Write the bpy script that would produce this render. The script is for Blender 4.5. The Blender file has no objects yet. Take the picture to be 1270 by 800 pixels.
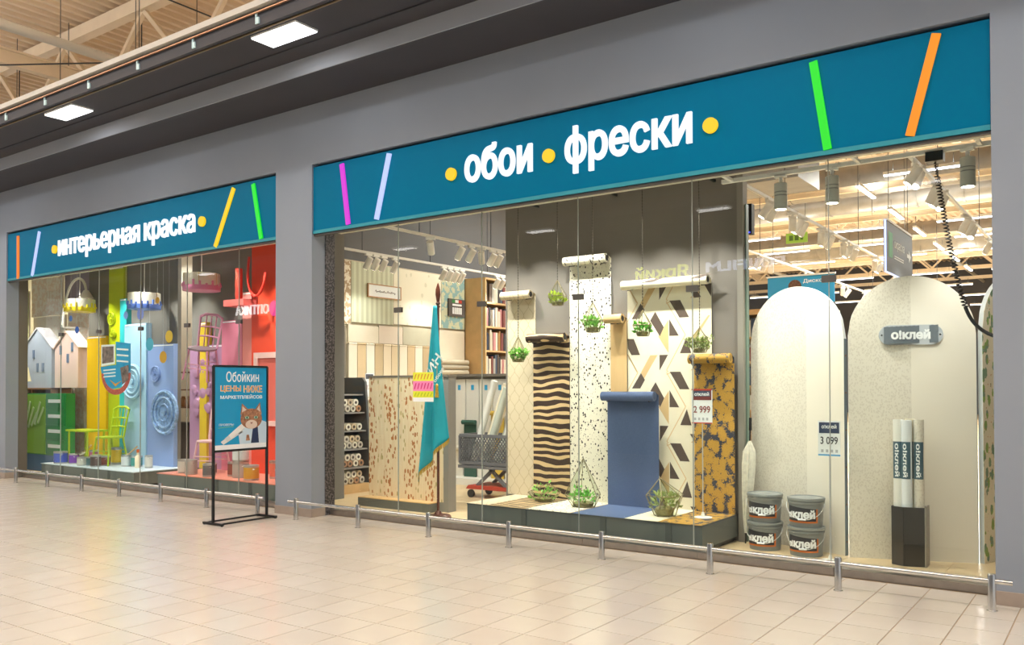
import bpy, bmesh, math, random
from mathutils import Vector, Matrix
from mathutils.geometry import delaunay_2d_cdt
random.seed(7)
PI = math.pi
scene = bpy.context.scene
COL = scene.collection

def S(h, a=1.0):
    h = h.lstrip('#'); v = [int(h[i:i+2], 16)/255 for i in (0, 2, 4)]
    return tuple((c/12.92 if c <= .04045 else ((c+.055)/1.055)**2.4) for c in v) + (a,)

# ------------------------------------------------------------------ camera
cam_d = bpy.data.cameras.new('camera'); cam = bpy.data.objects.new('camera', cam_d); COL.objects.link(cam)
yaw, pit, rol = math.radians(35.448), math.radians(.846), math.radians(-.131)
fw = Vector((-math.sin(yaw)*math.cos(pit), math.cos(yaw)*math.cos(pit), math.sin(pit)))
r0 = Vector((math.cos(yaw), math.sin(yaw), 0)); u0 = r0.cross(fw)
rr = r0*math.cos(rol)+u0*math.sin(rol); uu = u0*math.cos(rol)-r0*math.sin(rol)
CAMLOC = Vector((0, -6.749, 1.5))
cam.matrix_world = Matrix(((rr.x, uu.x, -fw.x, CAMLOC.x), (rr.y, uu.y, -fw.y, CAMLOC.y), (rr.z, uu.z, -fw.z, CAMLOC.z), (0, 0, 0, 1)))
cam_d.sensor_fit = 'HORIZONTAL'; cam_d.sensor_width = 36
cam_d.lens = 1067.506/1270*36
cam_d.shift_x = -(636.265-635)/1270; cam_d.shift_y = (463.937-400)/1270
cam_d.clip_end = 200
scene.camera = cam

# ------------------------------------------------------------------ world, exposure, large lights
scene.view_settings.view_transform = 'Standard'; scene.view_settings.look = 'None'
scene.view_settings.gamma = 1; scene.view_settings.use_curve_mapping = False
scene.view_settings.exposure = 0.0
w = bpy.data.worlds.new('mall_light'); scene.world = w; w.use_nodes = True
bg = w.node_tree.nodes['Background']; bg.inputs[0].default_value = (.93, .96, 1, 1); bg.inputs[1].default_value = 0.6

MALL_ROW_POWER = 480
SHOP_LAMP_POWER = 92
SPOT_POWER = 48

def area(name, loc, sx, sy, power, col=(1, 1, 1), rot=(0, 0, 0), parent=None):
    d = bpy.data.lights.new(name, 'AREA'); d.shape = 'RECTANGLE'; d.size = sx; d.size_y = sy; d.energy = power; d.color = col
    o = bpy.data.objects.new(name, d); COL.objects.link(o); o.location = loc; o.rotation_euler = rot
    if parent: o.parent = parent
    return o

# unseen area lights added over the concourse; the upward ones brighten the roof
for yy in (-3.6, -6.4):
    area('concourse_fill_row', (-10, yy, 6.3), 36, .35, MALL_ROW_POWER, (.96, .985, 1))
    area('concourse_fill_row', (-10, yy, 6.4), 36, .35, MALL_ROW_POWER*2.2, (.97, .985, 1), (PI, 0, 0))

# ------------------------------------------------------------------ materials
MATS = {}
def M(name, hexc, rough=.55, metal=0., emit=None, es=0., var=0., vscale=8., bump=0., bscale=60., spec=None, coat=0.):
    if name in MATS: return MATS[name]
    m = bpy.data.materials.new(name); m.use_nodes = True; nt = m.node_tree; b = nt.nodes['Principled BSDF']
    c = S(hexc); b.inputs['Base Color'].default_value = c; b.inputs['Roughness'].default_value = rough; b.inputs['Metallic'].default_value = metal
    if spec is not None: b.inputs['Specular IOR Level'].default_value = spec
    if coat: b.inputs['Coat Weight'].default_value = coat
    if emit: b.inputs['Emission Color'].default_value = S(emit); b.inputs['Emission Strength'].default_value = es
    tc = None
    if var or bump:
        tc = nt.nodes.new('ShaderNodeTexCoord')
    if var:
        n = nt.nodes.new('ShaderNodeTexNoise'); n.inputs['Scale'].default_value = vscale; n.inputs['Detail'].default_value = 4
        r = nt.nodes.new('ShaderNodeValToRGB')
        r.color_ramp.elements[0].position = .3; r.color_ramp.elements[1].position = .7
        r.color_ramp.elements[0].color = tuple(max(0, x*(1-var)) for x in c[:3])+(1,); r.color_ramp.elements[1].color = tuple(min(1, x*(1+var)) for x in c[:3])+(1,)
        nt.links.new(tc.outputs['Object'], n.inputs['Vector']); nt.links.new(n.outputs['Fac'], r.inputs[0]); nt.links.new(r.outputs[0], b.inputs['Base Color'])
    if bump:
        n = nt.nodes.new('ShaderNodeTexNoise'); n.inputs['Scale'].default_value = bscale
        bp = nt.nodes.new('ShaderNodeBump'); bp.inputs['Strength'].default_value = bump; bp.inputs['Distance'].default_value = .01
        nt.links.new(tc.outputs['Object'], n.inputs['Vector']); nt.links.new(n.outputs['Fac'], bp.inputs['Height']); nt.links.new(bp.outputs[0], b.inputs['Normal'])
    MATS[name] = m; return m

def EM(name, hexc, es):
    return M(name, '#202020', .6, emit=hexc, es=es)   # a lit diffuser: its colour is the light it gives

class NB:
    """small node builder for printed patterns"""
    def __init__(s, name, rough=.6, fold=False):
        s.m = bpy.data.materials.new(name); s.m.use_nodes = True; s.t = s.m.node_tree; s.b = s.t.nodes['Principled BSDF']
        s.b.inputs['Roughness'].default_value = rough
        tc = s.t.nodes.new('ShaderNodeTexCoord'); s.vec = tc.outputs['Object']
        sp = s.t.nodes.new('ShaderNodeSeparateXYZ'); s.t.links.new(s.vec, sp.inputs[0]); s.x, s.y, s.z = sp.outputs
        if fold:   # the print runs on from the hanging sheet over the roll and the platform
            s.z = s.f('ADD', s.z, s.y)
            cb = s.t.nodes.new('ShaderNodeCombineXYZ'); s.t.links.new(s.x, cb.inputs[0]); s.t.links.new(s.z, cb.inputs[2]); s.vec = cb.outputs[0]
        MATS[name] = s.m
    def f(s, op, *a):
        n = s.t.nodes.new('ShaderNodeMath'); n.operation = op
        for i, v in enumerate(a):
            if isinstance(v, (int, float)): n.inputs[i].default_value = v
            else: s.t.links.new(v, n.inputs[i])
        return n.outputs[0]
    def mapv(s, sc=(1, 1, 1), rot=(0, 0, 0)):
        n = s.t.nodes.new('ShaderNodeMapping'); n.inputs['Scale'].default_value = sc; n.inputs['Rotation'].default_value = rot
        s.t.links.new(s.vec, n.inputs[0]); return n.outputs[0]
    def noise(s, scale, detail=3, vec=None, dist=0, rough=.5):
        n = s.t.nodes.new('ShaderNodeTexNoise'); n.inputs['Scale'].default_value = scale; n.inputs['Detail'].default_value = detail
        n.inputs['Distortion'].default_value = dist; n.inputs['Roughness'].default_value = rough
        s.t.links.new(vec or s.vec, n.inputs['Vector']); return n.outputs['Fac']
    def vor(s, scale, vec=None, feature='F1', out='Distance', rnd=1):
        n = s.t.nodes.new('ShaderNodeTexVoronoi'); n.feature = feature; n.inputs['Scale'].default_value = scale; n.inputs['Randomness'].default_value = rnd
        s.t.links.new(vec or s.vec, n.inputs['Vector']); return n.outputs[out]
    def wave(s, scale, dist, detail, dscale, direction='Z', vec=None):
        n = s.t.nodes.new('ShaderNodeTexWave'); n.wave_type = 'BANDS'; n.bands_direction = direction
        n.inputs['Scale'].default_value = scale; n.inputs['Distortion'].default_value = dist; n.inputs['Detail'].default_value = detail; n.inputs['Detail Scale'].default_value = dscale
        s.t.links.new(vec or s.vec, n.inputs['Vector']); return n.outputs['Fac']
    def mix(s, fac, a, b):
        n = s.t.nodes.new('ShaderNodeMix'); n.data_type = 'RGBA'
        if isinstance(fac, (int, float)): n.inputs[0].default_value = fac
        else: s.t.links.new(fac, n.inputs[0])
        for k, v in ((6, a), (7, b)):
            if isinstance(v, str): n.inputs[k].default_value = S(v)
            else: s.t.links.new(v, n.inputs[k])
        return n.outputs[2]
    def out(s, col):
        s.t.links.new(col, s.b.inputs['Base Color']); return s.m

# --- plain materials
wallgrey = M('facade_grey_paint', '#939ba7', .75, var=.03, vscale=1.2, bump=.05, bscale=180)
soffit_dark = M('soffit_charcoal_paint', '#3d3c42', .7, var=.05, vscale=2)
fascia_grey = M('fascia_light_grey', '#a4a9b2', .8, spec=.1)
teal = M('sign_teal', '#007299', .4, spec=.05)
teal_light = M('sign_teal_edge', '#2a93a3', .35)
black = M('black_gap', '#101214', .6)
steel = M('brushed_steel', '#d6d5d2', .22, 1.0, var=.04, vscale=20)
steel2 = M('sill_steel', '#a39c96', .35, .9, var=.08, vscale=12)
tile_m = None
skirt = M('skirting_stone', '#a99a8e', .35, var=.06, vscale=9)
grout = M('grout', '#b09a7e', .85)
white = M('white_paint', '#e9e7e2', .5)
whitelamp = M('lamp_white', '#f4f2ee', .45)
lamp_glow = EM('lamp_glow', '#fff1d6', 14)
led_glow = EM('led_panel_glow', '#ffffff', 2.6)
tube_glow = EM('tube_glow', '#f4f0ff', 7)
dark_metal = M('dark_metal', '#3a3b3d', .45, .3)
black_plastic = M('black_plastic', '#191a1c', .45)
grey_platform = M('platform_grey', '#5d6361', .5, var=.03, vscale=4)
display_wall = M('display_wall_taupe', '#7a736c', .75, var=.03, vscale=2, bump=.04, bscale=120)
display_wall2 = M('display_wall_grey', '#77736e', .75, var=.03, vscale=2)
wood = M('light_wood', '#d9b27c', .5, var=.08, vscale=6)
wood_brown = M('brown_wood', '#8a5f3d', .5, var=.1, vscale=6)
polewood = M('polished_mahogany', '#5d2a1a', .3, var=.15, vscale=20)
shopfloor = M('shop_floor_tile', '#d8bf98', .35, var=.04, vscale=3)
upper_wall = M('upper_wall_grey', '#66676b', .7)
roof_beam = M('roof_beam_cream', '#ecd9bd', .6, var=.05, vscale=3)
roof_deck = M('roof_deck_tan', '#e0c9ab', .65, var=.06, vscale=1.5)
duct_m = M('duct_galvanised', '#8f8a84', .45, .4, var=.12, vscale=4)
green_leaf = M('leaf_green', '#8cc85a', .5, var=.35, vscale=40)
green_leaf2 = M('leaf_dull_green', '#a3b06a', .6, var=.4, vscale=40)
wire_m = M('terrarium_wire', '#8a7c5c', .4, .5)
moss = M('moss_soil', '#8f8458', .8, var=.3, vscale=30)
paper_white = M('paper_white', '#f1efe8', .6)

def glass_mat(name, tint, base_f, gloss_col=(1, 1, 1, 1), rough=0.0):
    m = bpy.data.materials.new(name); m.use_nodes = True; nt = m.node_tree
    for n in list(nt.nodes): nt.nodes.remove(n)
    o = nt.nodes.new('ShaderNodeOutputMaterial'); mx = nt.nodes.new('ShaderNodeMixShader')
    tr = nt.nodes.new('ShaderNodeBsdfTransparent'); tr.inputs[0].default_value = S(tint)
    gl = nt.nodes.new('ShaderNodeBsdfGlossy'); gl.inputs['Roughness'].default_value = rough; gl.inputs['Color'].default_value = gloss_col
    fr = nt.nodes.new('ShaderNodeFresnel'); fr.inputs['IOR'].default_value = base_f
    ge = nt.nodes.new('ShaderNodeNewGeometry'); iv = nt.nodes.new('ShaderNodeMath'); iv.operation = 'SUBTRACT'; iv.inputs[0].default_value = 1; nt.links.new(ge.outputs['Backfacing'], iv.inputs[1]); ml = nt.nodes.new('ShaderNodeMath'); ml.operation = 'MULTIPLY'; nt.links.new(fr.outputs[0], ml.inputs[0]); nt.links.new(iv.outputs[0], ml.inputs[1])
    nt.links.new(ml.outputs[0], mx.inputs[0]); nt.links.new(tr.outputs[0], mx.inputs[1]); nt.links.new(gl.outputs[0], mx.inputs[2]); nt.links.new(mx.outputs[0], o.inputs[0])
    MATS[name] = m; return m
glass = glass_mat('shop_glass', '#fbfffd', 1.38)
glass_edge = M('glass_edge_green', '#71877b', .3)
terr_glass = glass_mat('terrarium_glass', '#f2f7f0', 1.4)

# --- floor tile: polished porcelain, tiles differ slightly through a random per object value
nb = NB('porcelain_tile', .15)
oi = nb.t.nodes.new('ShaderNodeObjectInfo')
cl = nb.noise(2.2, 5)
rnd = nb.f('MULTIPLY', oi.outputs['Random'], .35)
fac = nb.f('ADD', nb.f('MULTIPLY', cl, .5), rnd)
tile_m = nb.out(nb.mix(fac, '#d6cdc1', '#e4ddd3'))
rgh = nb.f('ADD', nb.f('MULTIPLY', nb.noise(5, 3), .10), .11)
nb.t.links.new(rgh, nb.b.inputs['Roughness'])

# --- printed wallpapers (flat print)
nb = NB('wallpaper_ogee', fold=True)
k = nb.f('MULTIPLY', nb.f('SINE', nb.f('MULTIPLY', nb.z, 2*PI/.21)), .25)
q = nb.f('MULTIPLY', nb.x, 1/.13)
l1 = nb.f('ABSOLUTE', nb.f('SUBTRACT', nb.f('FRACT', nb.f('ADD', nb.f('ADD', q, k), 20)), .5))
l2 = nb.f('ABSOLUTE', nb.f('SUBTRACT', nb.f('FRACT', nb.f('ADD', nb.f('SUBTRACT', q, k), 20.5)), .5))
ln = nb.f('LESS_THAN', nb.f('MINIMUM', l1, l2), .035)
wp_ogee = nb.out(nb.mix(ln, '#d9c8ac', '#c3b08f'))

nb = NB('wallpaper_zebra', fold=True)
wv = nb.wave(3.1, 7, 2, .9, 'Z', nb.mapv((.7, 1, 1.25)))
wp_zebra = nb.out(nb.mix(nb.f('GREATER_THAN', wv, .6), '#3f2c22', '#dcbc8c'))

nb = NB('wallpaper_speckle', fold=True)
d1 = nb.vor(24, nb.mapv((1.15, 1, .85)))
n1 = nb.noise(50, 2)
s1 = nb.f('LESS_THAN', nb.f('ADD', d1, nb.f('MULTIPLY', n1, .22)), .37)
d2 = nb.vor(48, nb.mapv((1, 1, .8)))
s2 = nb.f('LESS_THAN', nb.f('ADD', d2, nb.f('MULTIPLY', n1, .1)), .24)
wp_dots = nb.out(nb.mix(s1, nb.mix(s2, '#f1e9d6', '#7d6c58'), '#2a2624'))

nb = NB('wallpaper_gold_damask', fold=True)
d1 = nb.vor(15, nb.mapv((1, 1, .85)))
n1 = nb.noise(60, 4, dist=1.2)
n2 = nb.noise(90, 3)
v = nb.f('ADD', nb.f('ADD', nb.f('MULTIPLY', d1, .62), nb.f('MULTIPLY', n1, .8)), nb.f('MULTIPLY', n2, .2))
st = nb.f('GREATER_THAN', v, .90)
wp_damask = nb.out(nb.mix(st, nb.mix(n2, '#a8802f', '#d6a648'), '#3d404d'))

nb = NB('wallpaper_blue_linen', fold=True)
n1 = nb.noise(40, 4, nb.mapv((6, 1, .6)))
n2 = nb.noise(40, 4, nb.mapv((.6, 1, 6)))
wp_blue = nb.out(nb.mix(nb.f('MULTIPLY', nb.f('ADD', n1, n2), .5), '#3d4f74', '#5f739c'))

nb = NB('wallpaper_tan', fold=True); wp_tan = nb.out(nb.mix(nb.noise(30, 3, nb.mapv((1, 1, .2))), '#cfa974', '#d9b684'))
nb = NB('wallpaper_cream', fold=True); wp_cream = nb.out(nb.mix(nb.noise(8, 3), '#efe3c6', '#f5ecd6'))

nb = NB('wallpaper_floral')
sw = nb.f('SINE', nb.f('ADD', nb.f('MULTIPLY', nb.x, 2*PI/.34), nb.f('MULTIPLY', nb.f('SINE', nb.f('MULTIPLY', nb.z, 5.5)), .9)))
d1 = nb.vor(19, nb.mapv((1.35, 1, .72)))
msk = nb.f('ADD', nb.f('MULTIPLY', sw, .5), nb.f('MULTIPLY', nb.noise(5, 3), 1.1))
s1 = nb.f('MULTIPLY', nb.f('LESS_THAN', nb.f('ADD', d1, nb.f('MULTIPLY', nb.noise(60, 2), .2)), .5), nb.f('GREATER_THAN', msk, .66))
d2 = nb.vor(16, nb.mapv((1.5, 1, .5)))
s2 = nb.f('MULTIPLY', nb.f('LESS_THAN', d2, .24), nb.f('LESS_THAN', msk, .35))
gr = nb.noise(12, 4, nb.mapv((3, 1, .3)))
wp_floral = nb.out(nb.mix(s1, nb.mix(s2, nb.mix(gr, '#e2c193', '#f6e8cc'), '#b9a468'), '#b8753e'))

nb = NB('wallpaper_arch_texture')
d1 = nb.vor(55, nb.mapv((1.2, 1, .8)))
wp_archtex = nb.out(nb.mix(nb.f('MULTIPLY', nb.f('LESS_THAN', d1, .42), .55), '#e9e2d4', '#d3cbbb'))
nb = NB('wallpaper_arch_plain'); wp_archplain = nb.out(nb.mix(nb.noise(3, 2), '#f1e9da', '#f5eee2'))

nb = NB('wallpaper_fern')
d1 = nb.vor(11, nb.mapv((1.6, 1.6, .8)))
n1 = nb.noise(9, 3)
s1 = nb.f('LESS_THAN', nb.f('ADD', d1, nb.f('MULTIPLY', nb.noise(45, 2), .3)), .56)
d2 = nb.vor(22, nb.mapv((1, 1, 1)))
s2 = nb.f('LESS_THAN', d2, .14)
wp_fern = nb.out(nb.mix(s2, nb.mix(s1, '#efe6cf', nb.mix(nb.f('GREATER_THAN', n1, .5), '#7c9a7e', '#8fae5a')), '#c99a5a'))

def sample_mat(name, c1, c2, kind, sc=8):
    nb = NB(name)
    if kind == 'stripe':
        v = nb.f('GREATER_THAN', nb.f('SINE', nb.f('MULTIPLY', nb.y, sc)), .0)
    elif kind == 'blot':
        v = nb.f('GREATER_THAN', nb.noise(sc, 4), .5)
    elif kind == 'soft':
        v = nb.noise(sc, 4)
    elif kind == 'leaf':
        v = nb.f('LESS_THAN', nb.f('ADD', nb.vor(sc, nb.mapv((1, 1, .7))), nb.f('MULTIPLY', nb.noise(sc*2), .3)), .33)
    return nb.out(nb.mix(v, c1, c2))

nb = NB('granite_dark')
granite = nb.out(nb.mix(nb.f('GREATER_THAN', nb.noise(45, 5), .52), '#3b393b', '#6d686a'))
nb.b.inputs['Roughness'].default_value = .2

# ------------------------------------------------------------------ mesh helpers
class MB:
    def __init__(s): s.v = []; s.f = []
    def add(s, vs, fs):
        n = len(s.v); s.v += [tuple(p) for p in vs]; s.f += [tuple(i+n for i in f) for f in fs]; return s
    def box(s, x0, x1, y0, y1, z0, z1):
        return s.add([(x0, y0, z0), (x1, y0, z0), (x1, y1, z0), (x0, y1, z0), (x0, y0, z1), (x1, y0, z1), (x1, y1, z1), (x0, y1, z1)],
                     [(0, 3, 2, 1), (4, 5, 6, 7), (0, 1, 5, 4), (1, 2, 6, 5), (2, 3, 7, 6), (3, 0, 4, 7)])
    def bar(s, a, b, w, h=None, up=(0, 0, 1)):
        a = Vector(a); b = Vector(b); h = h or w; d = (b-a).normalized(); up = Vector(up)
        if abs(d.dot(up)) > .98: up = Vector((0, 1, 0))
        sd = d.cross(up).normalized(); u = sd.cross(d).normalized(); vs = []
        for p in (a, b):
            for i, j in ((-1, -1), (1, -1), (1, 1), (-1, 1)): vs.append(p+sd*(w/2*i)+u*(h/2*j))
        return s.add(vs, [(0, 3, 2, 1), (4, 5, 6, 7), (0, 1, 5, 4), (1, 2, 6, 5), (2, 3, 7, 6), (3, 0, 4, 7)])
    def tube(s, pts, r, n=8, cap=True, closed=False):
        pts = [Vector(p) for p in pts]; m = len(pts); rs = r if isinstance(r, (list, tuple)) else [r]*m
        vs = []; prev = None
        for i, p in enumerate(pts):
            if closed: d = pts[(i+1) % m]-pts[i-1]
            else: d = pts[min(i+1, m-1)]-pts[max(i-1, 0)]
            d.normalize()
            if prev is None:
                ref = Vector((0, 0, 1)) if abs(d.z) < .9 else Vector((1, 0, 0)); a = d.cross(ref).normalized()
            else:
                a = prev-d*prev.dot(d)
                a = a.normalized() if a.length > 1e-6 else d.orthogonal().normalized()
            prev = a; b = d.cross(a)
            for k in range(n):
                t = 2*PI*k/n; vs.append(p+(a*math.cos(t)+b*math.sin(t))*rs[i])
        fs = []
        for i in range(m if closed else m-1):
            j = (i+1) % m
            for k in range(n): fs.append((i*n+k, i*n+(k+1) % n, j*n+(k+1) % n, j*n+k))
        if cap and not closed: fs.append(tuple(range(n-1, -1, -1))); fs.append(tuple((m-1)*n+k for k in range(n)))
        return s.add(vs, fs)
    def lathe(s, prof, c=(0, 0, 0), n=24):
        vs = []; m = len(prof)
        for r, z in prof:
            for k in range(n): t = 2*PI*k/n; vs.append((c[0]+r*math.cos(t), c[1]+r*math.sin(t), c[2]+z))
        fs = []
        for i in range(m-1):
            for k in range(n): fs.append((i*n+k, i*n+(k+1) % n, (i+1)*n+(k+1) % n, (i+1)*n+k))
        if prof[0][0] > 1e-5: fs.append(tuple(range(n-1, -1, -1)))
        if prof[-1][0] > 1e-5: fs.append(tuple((m-1)*n+k for k in range(n)))
        return s.add(vs, fs)
    def prism(s, o, y0, y1):
        """outline of (x, z) points counter-clockwise, extruded along y"""
        n = len(o); vs = [(x, y0, z) for x, z in o]+[(x, y1, z) for x, z in o]
        return s.add(vs, [tuple(range(n)), tuple(range(2*n-1, n-1, -1))]+[((i+1) % n, i, i+n, (i+1) % n+n) for i in range(n)])
    def xprism(s, o, x0, x1):
        """outline of (y, z) points, extruded along x"""
        n = len(o); vs = [(x0, y, z) for y, z in o]+[(x1, y, z) for y, z in o]
        return s.add(vs, [tuple(range(n-1, -1, -1)), tuple(range(n, 2*n))]+[(i, (i+1) % n, (i+1) % n+n, i+n) for i in range(n)])
    def vprism(s, o, z0, z1):
        n = len(o); vs = [(x, y, z0) for x, y in o]+[(x, y, z1) for x, y in o]
        return s.add(vs, [tuple(range(n-1, -1, -1)), tuple(range(n, 2*n))]+[(i, (i+1) % n, (i+1) % n+n, i+n) for i in range(n)])
    def disc(s, c, r, ax='y', th=.01, n=20):
        o = [(c[0]+r*math.cos(2*PI*k/n), c[2]+r*math.sin(2*PI*k/n)) for k in range(n)]
        if ax == 'y': return s.prism(o, c[1]-th, c[1])
        if ax == 'x': return s.xprism([(c[1]+r*math.cos(2*PI*k/n), c[2]+r*math.sin(2*PI*k/n)) for k in range(n)], c[0], c[0]+th)
        return s.vprism([(c[0]+r*math.cos(2*PI*k/n), c[1]+r*math.sin(2*PI*k/n)) for k in range(n)], c[2], c[2]+th)
    def xform(s, fn): s.v = [tuple(fn(Vector(p))) for p in s.v]; return s

def wl(o):
    p = Vector((0, 0, 0))
    while o: p += o.location; o = o.parent
    return p
def build(name, mb, mat, parent=None, smooth=False, label=None, kind=None, fixn=False):
    off = wl(parent) if parent else Vector((0, 0, 0))
    me = bpy.data.meshes.new(name)
    me.from_pydata([(p[0]-off.x, p[1]-off.y, p[2]-off.z) for p in mb.v], [], mb.f)
    if fixn:
        bm = bmesh.new(); bm.from_mesh(me); bmesh.ops.recalc_face_normals(bm, faces=bm.faces); bm.to_mesh(me); bm.free()
    if smooth:
        me.polygons.foreach_set('use_smooth', [True]*len(me.polygons))
        try: me.set_sharp_from_angle(angle=math.radians(40))
        except Exception: pass
    me.materials.append(mat)
    o = bpy.data.objects.new(name, me); COL.objects.link(o)
    if parent: o.parent = parent
    if label: o['label'] = label
    if kind: o['kind'] = kind
    return o
def thing(name, label, cat, loc=(0, 0, 0), group=None):
    o = bpy.data.objects.new(name, None); COL.objects.link(o); o.location = loc; o.empty_display_size = .1
    o['label'] = label; o['category'] = cat
    if group: o['group'] = group
    return o
def single(name, mb, mat, label, cat, loc=(0, 0, 0), group=None, smooth=False):
    """a thing that is one mesh, its origin at its base"""
    me_off = Vector(loc); mb.xform(lambda p: p-me_off)
    o = build(name, mb, mat, None, smooth); o.location = loc; o['label'] = label; o['category'] = cat
    if group: o['group'] = group
    return o
def struct(name, mb=None, mat=None, loc=(0, 0, 0)):
    if mb is None:
        o = bpy.data.objects.new(name, None); COL.objects.link(o); o.location = loc
    else:
        o = build(name, mb, mat)
    o['kind'] = 'structure'; return o
def link_copy(o, parent):
    c = o.copy(); COL.objects.link(c); c.parent = parent
    for ch in list(o.children): link_copy(ch, c)
    return c
def dup(root, loc, rz=0, label=None, group=None):
    r = link_copy(root, None); r.location = loc; r.rotation_euler = (0, 0, rz)
    if label: r['label'] = label
    if group: r['group'] = group
    return r

# --- lettering from the built-in font
def text_mb(body, size=1., ext=.01, bold=.0, align='LEFT', space=1.):
    """glyph outlines of the built-in font, thickened by `bold`, triangulated by winding number and extruded"""
    cu = bpy.data.curves.new('t', 'FONT'); cu.body = body; cu.size = size; cu.align_x = align; cu.space_character = space; cu.resolution_u = 3; cu.fill_mode = 'NONE'
    ob = bpy.data.objects.new('t', cu); COL.objects.link(ob)
    dg = bpy.context.evaluated_depsgraph_get(); dg.update()
    me = bpy.data.meshes.new_from_object(ob.evaluated_get(dg))
    nb_ = {}
    for e in me.edges:
        a, b = e.vertices; nb_.setdefault(a, []).append(b); nb_.setdefault(b, []).append(a)
    seen = set(); loops = []
    for s0 in range(len(me.vertices)):
        if s0 in seen or s0 not in nb_: continue
        lp, prev, cur = [s0], None, s0; seen.add(s0)
        while True:
            nx = [q for q in nb_[cur] if q != prev and q not in seen]
            if not nx: break
            if prev is None and (s0+1) in nx: nx = [s0+1]
            prev, cur = cur, nx[0]; seen.add(cur); lp.append(cur)
        pts = []
        for i_ in lp:
            p = me.vertices[i_].co
            if not pts or (Vector((p.x, p.y))-pts[-1]).length > 1e-5: pts.append(Vector((p.x, p.y)))
        if len(pts) > 2 and (pts[0]-pts[-1]).length < 1e-5: pts.pop()
        if len(pts) > 2: loops.append(pts)
    bpy.data.objects.remove(ob); bpy.data.curves.remove(cu); bpy.data.meshes.remove(me)
    ar = lambda P: .5*sum(P[k-1].x*P[k].y-P[k].x*P[k-1].y for k in range(len(P)))
    big = max(loops, key=lambda P: abs(ar(P))); sg = 1 if ar(big) > 0 else -1
    def inside(p, P):
        r_ = False
        for k in range(len(P)):
            a, b = P[k-1], P[k]
            if (a.y <= p.y) != (b.y <= p.y) and a.x+(p.y-a.y)/(b.y-a.y)*(b.x-a.x) > p.x: r_ = not r_
        return r_
    out = []
    for P in loops:
        box_ = lambda L: (min(q.x for q in L), max(q.x for q in L), min(q.y for q in L), max(q.y for q in L))
        cand = [L for L in loops if L is not P and box_(L)[0] <= box_(P)[0] and box_(L)[1] >= box_(P)[1] and box_(L)[2] <= box_(P)[2] and box_(L)[3] >= box_(P)[3]]
        hole = sum(1 for q in P if sum(inside(q, L) for L in cand) % 2 == 1) > .5*len(P)
        sg = (1 if ar(P) > 0 else -1)*(-1 if hole else 1)
        Q = []
        for k in range(len(P)):
            d1 = (P[k]-P[k-1]).normalized(); d2 = (P[(k+1) % len(P)]-P[k]).normalized()
            n1 = Vector((d1.y, -d1.x))*sg; n2 = Vector((d2.y, -d2.x))*sg; m_ = n1+n2
            m_ = m_.normalized() if m_.length > .2 else n1
            Q.append(P[k]+m_*(bold/max(.5, m_.dot(n1))))
        out.append(Q)
    vs2 = []; ed = []
    for P in out:
        n0 = len(vs2); vs2 += P; ed += [(n0+k, n0+(k+1) % len(P)) for k in range(len(P))]
    cv, ce, cf, *_ = delaunay_2d_cdt(vs2, ed, [], 0, 1e-6)
    def wind(p):
        w_ = 0
        for P in out:
            for k in range(len(P)):
                a, b = P[k-1], P[k]
                if (a.y <= p.y) != (b.y <= p.y):
                    x = a.x+(p.y-a.y)/(b.y-a.y)*(b.x-a.x)
                    if x > p.x: w_ += 1 if b.y > a.y else -1
        return w_
    keep = []
    for f in cf:
        c = sum((cv[k] for k in f), Vector((0, 0)))/len(f)
        if wind(c):
            f = list(f); a2 = sum(cv[f[k-1]].x*cv[f[k]].y-cv[f[k]].x*cv[f[k-1]].y for k in range(len(f)))
            keep.append(f if a2 > 0 else f[::-1])
    used = sorted({k for f in keep for k in f}); mp = {k: i_ for i_, k in enumerate(used)}; n_ = len(used)
    mb = MB(); vs_ = [(cv[k].x, cv[k].y, ext) for k in used]+[(cv[k].x, cv[k].y, -ext) for k in used]; fs_ = []; half = {}
    for f in keep:
        ids = [mp[k] for k in f]; fs_.append(tuple(ids)); fs_.append(tuple(i_+n_ for i_ in reversed(ids)))
        for k in range(len(ids)): half[(ids[k-1], ids[k])] = 1
    for (a, b) in half:
        if (b, a) not in half: fs_.append((b, a, a+n_, b+n_))
    mb.add(vs_, fs_); return mb
def bounds(mb):
    xs = [p[0] for p in mb.v]; ys = [p[1] for p in mb.v]; return min(xs), max(xs), min(ys), max(ys)
def fit_text(body, x0, x1, zb, zt, bold=.0, ext=.004, sz=1.):
    """flat lettering in local x/y fitted into the box, returned as x, z with depth on y (towards -y)"""
    mb = text_mb(body, sz, ext, bold); a, b, c, d = bounds(mb)
    return mb.xform(lambda p: Vector((x0+(p.x-a)/(b-a)*(x1-x0), -p.z, zb+(p.y-c)/(d-c)*(zt-zb))))
def islands(mb):
    par = list(range(len(mb.v)))
    def find(i):
        while par[i] != i: par[i] = par[par[i]]; i = par[i]
        return i
    for f in mb.f:
        for i in f[1:]: par[find(i)] = find(f[0])
    g = {}
    for i in range(len(mb.v)): g.setdefault(find(i), []).append(i)
    gs = []
    for ids in g.values():
        xs = [mb.v[i][0] for i in ids]; gs.append([min(xs), max(xs), ids])
    gs.sort(key=lambda t: t[0]); out = []
    for g_ in gs:
        if out:
            o = out[-1]; ov = min(o[1], g_[1])-max(o[0], g_[0])
            if ov > .5*min(o[1]-o[0], g_[1]-g_[0]): o[0] = min(o[0], g_[0]); o[1] = max(o[1], g_[1]); o[2] += g_[2]; continue
        out.append(g_)
    res = []
    for _, _, ids in out:
        mp = {i: k for k, i in enumerate(ids)}; m2 = MB(); m2.v = [mb.v[i] for i in ids]
        m2.f = [tuple(mp[i] for i in f) for f in mb.f if f[0] in mp]; res.append(m2)
    return res

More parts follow.
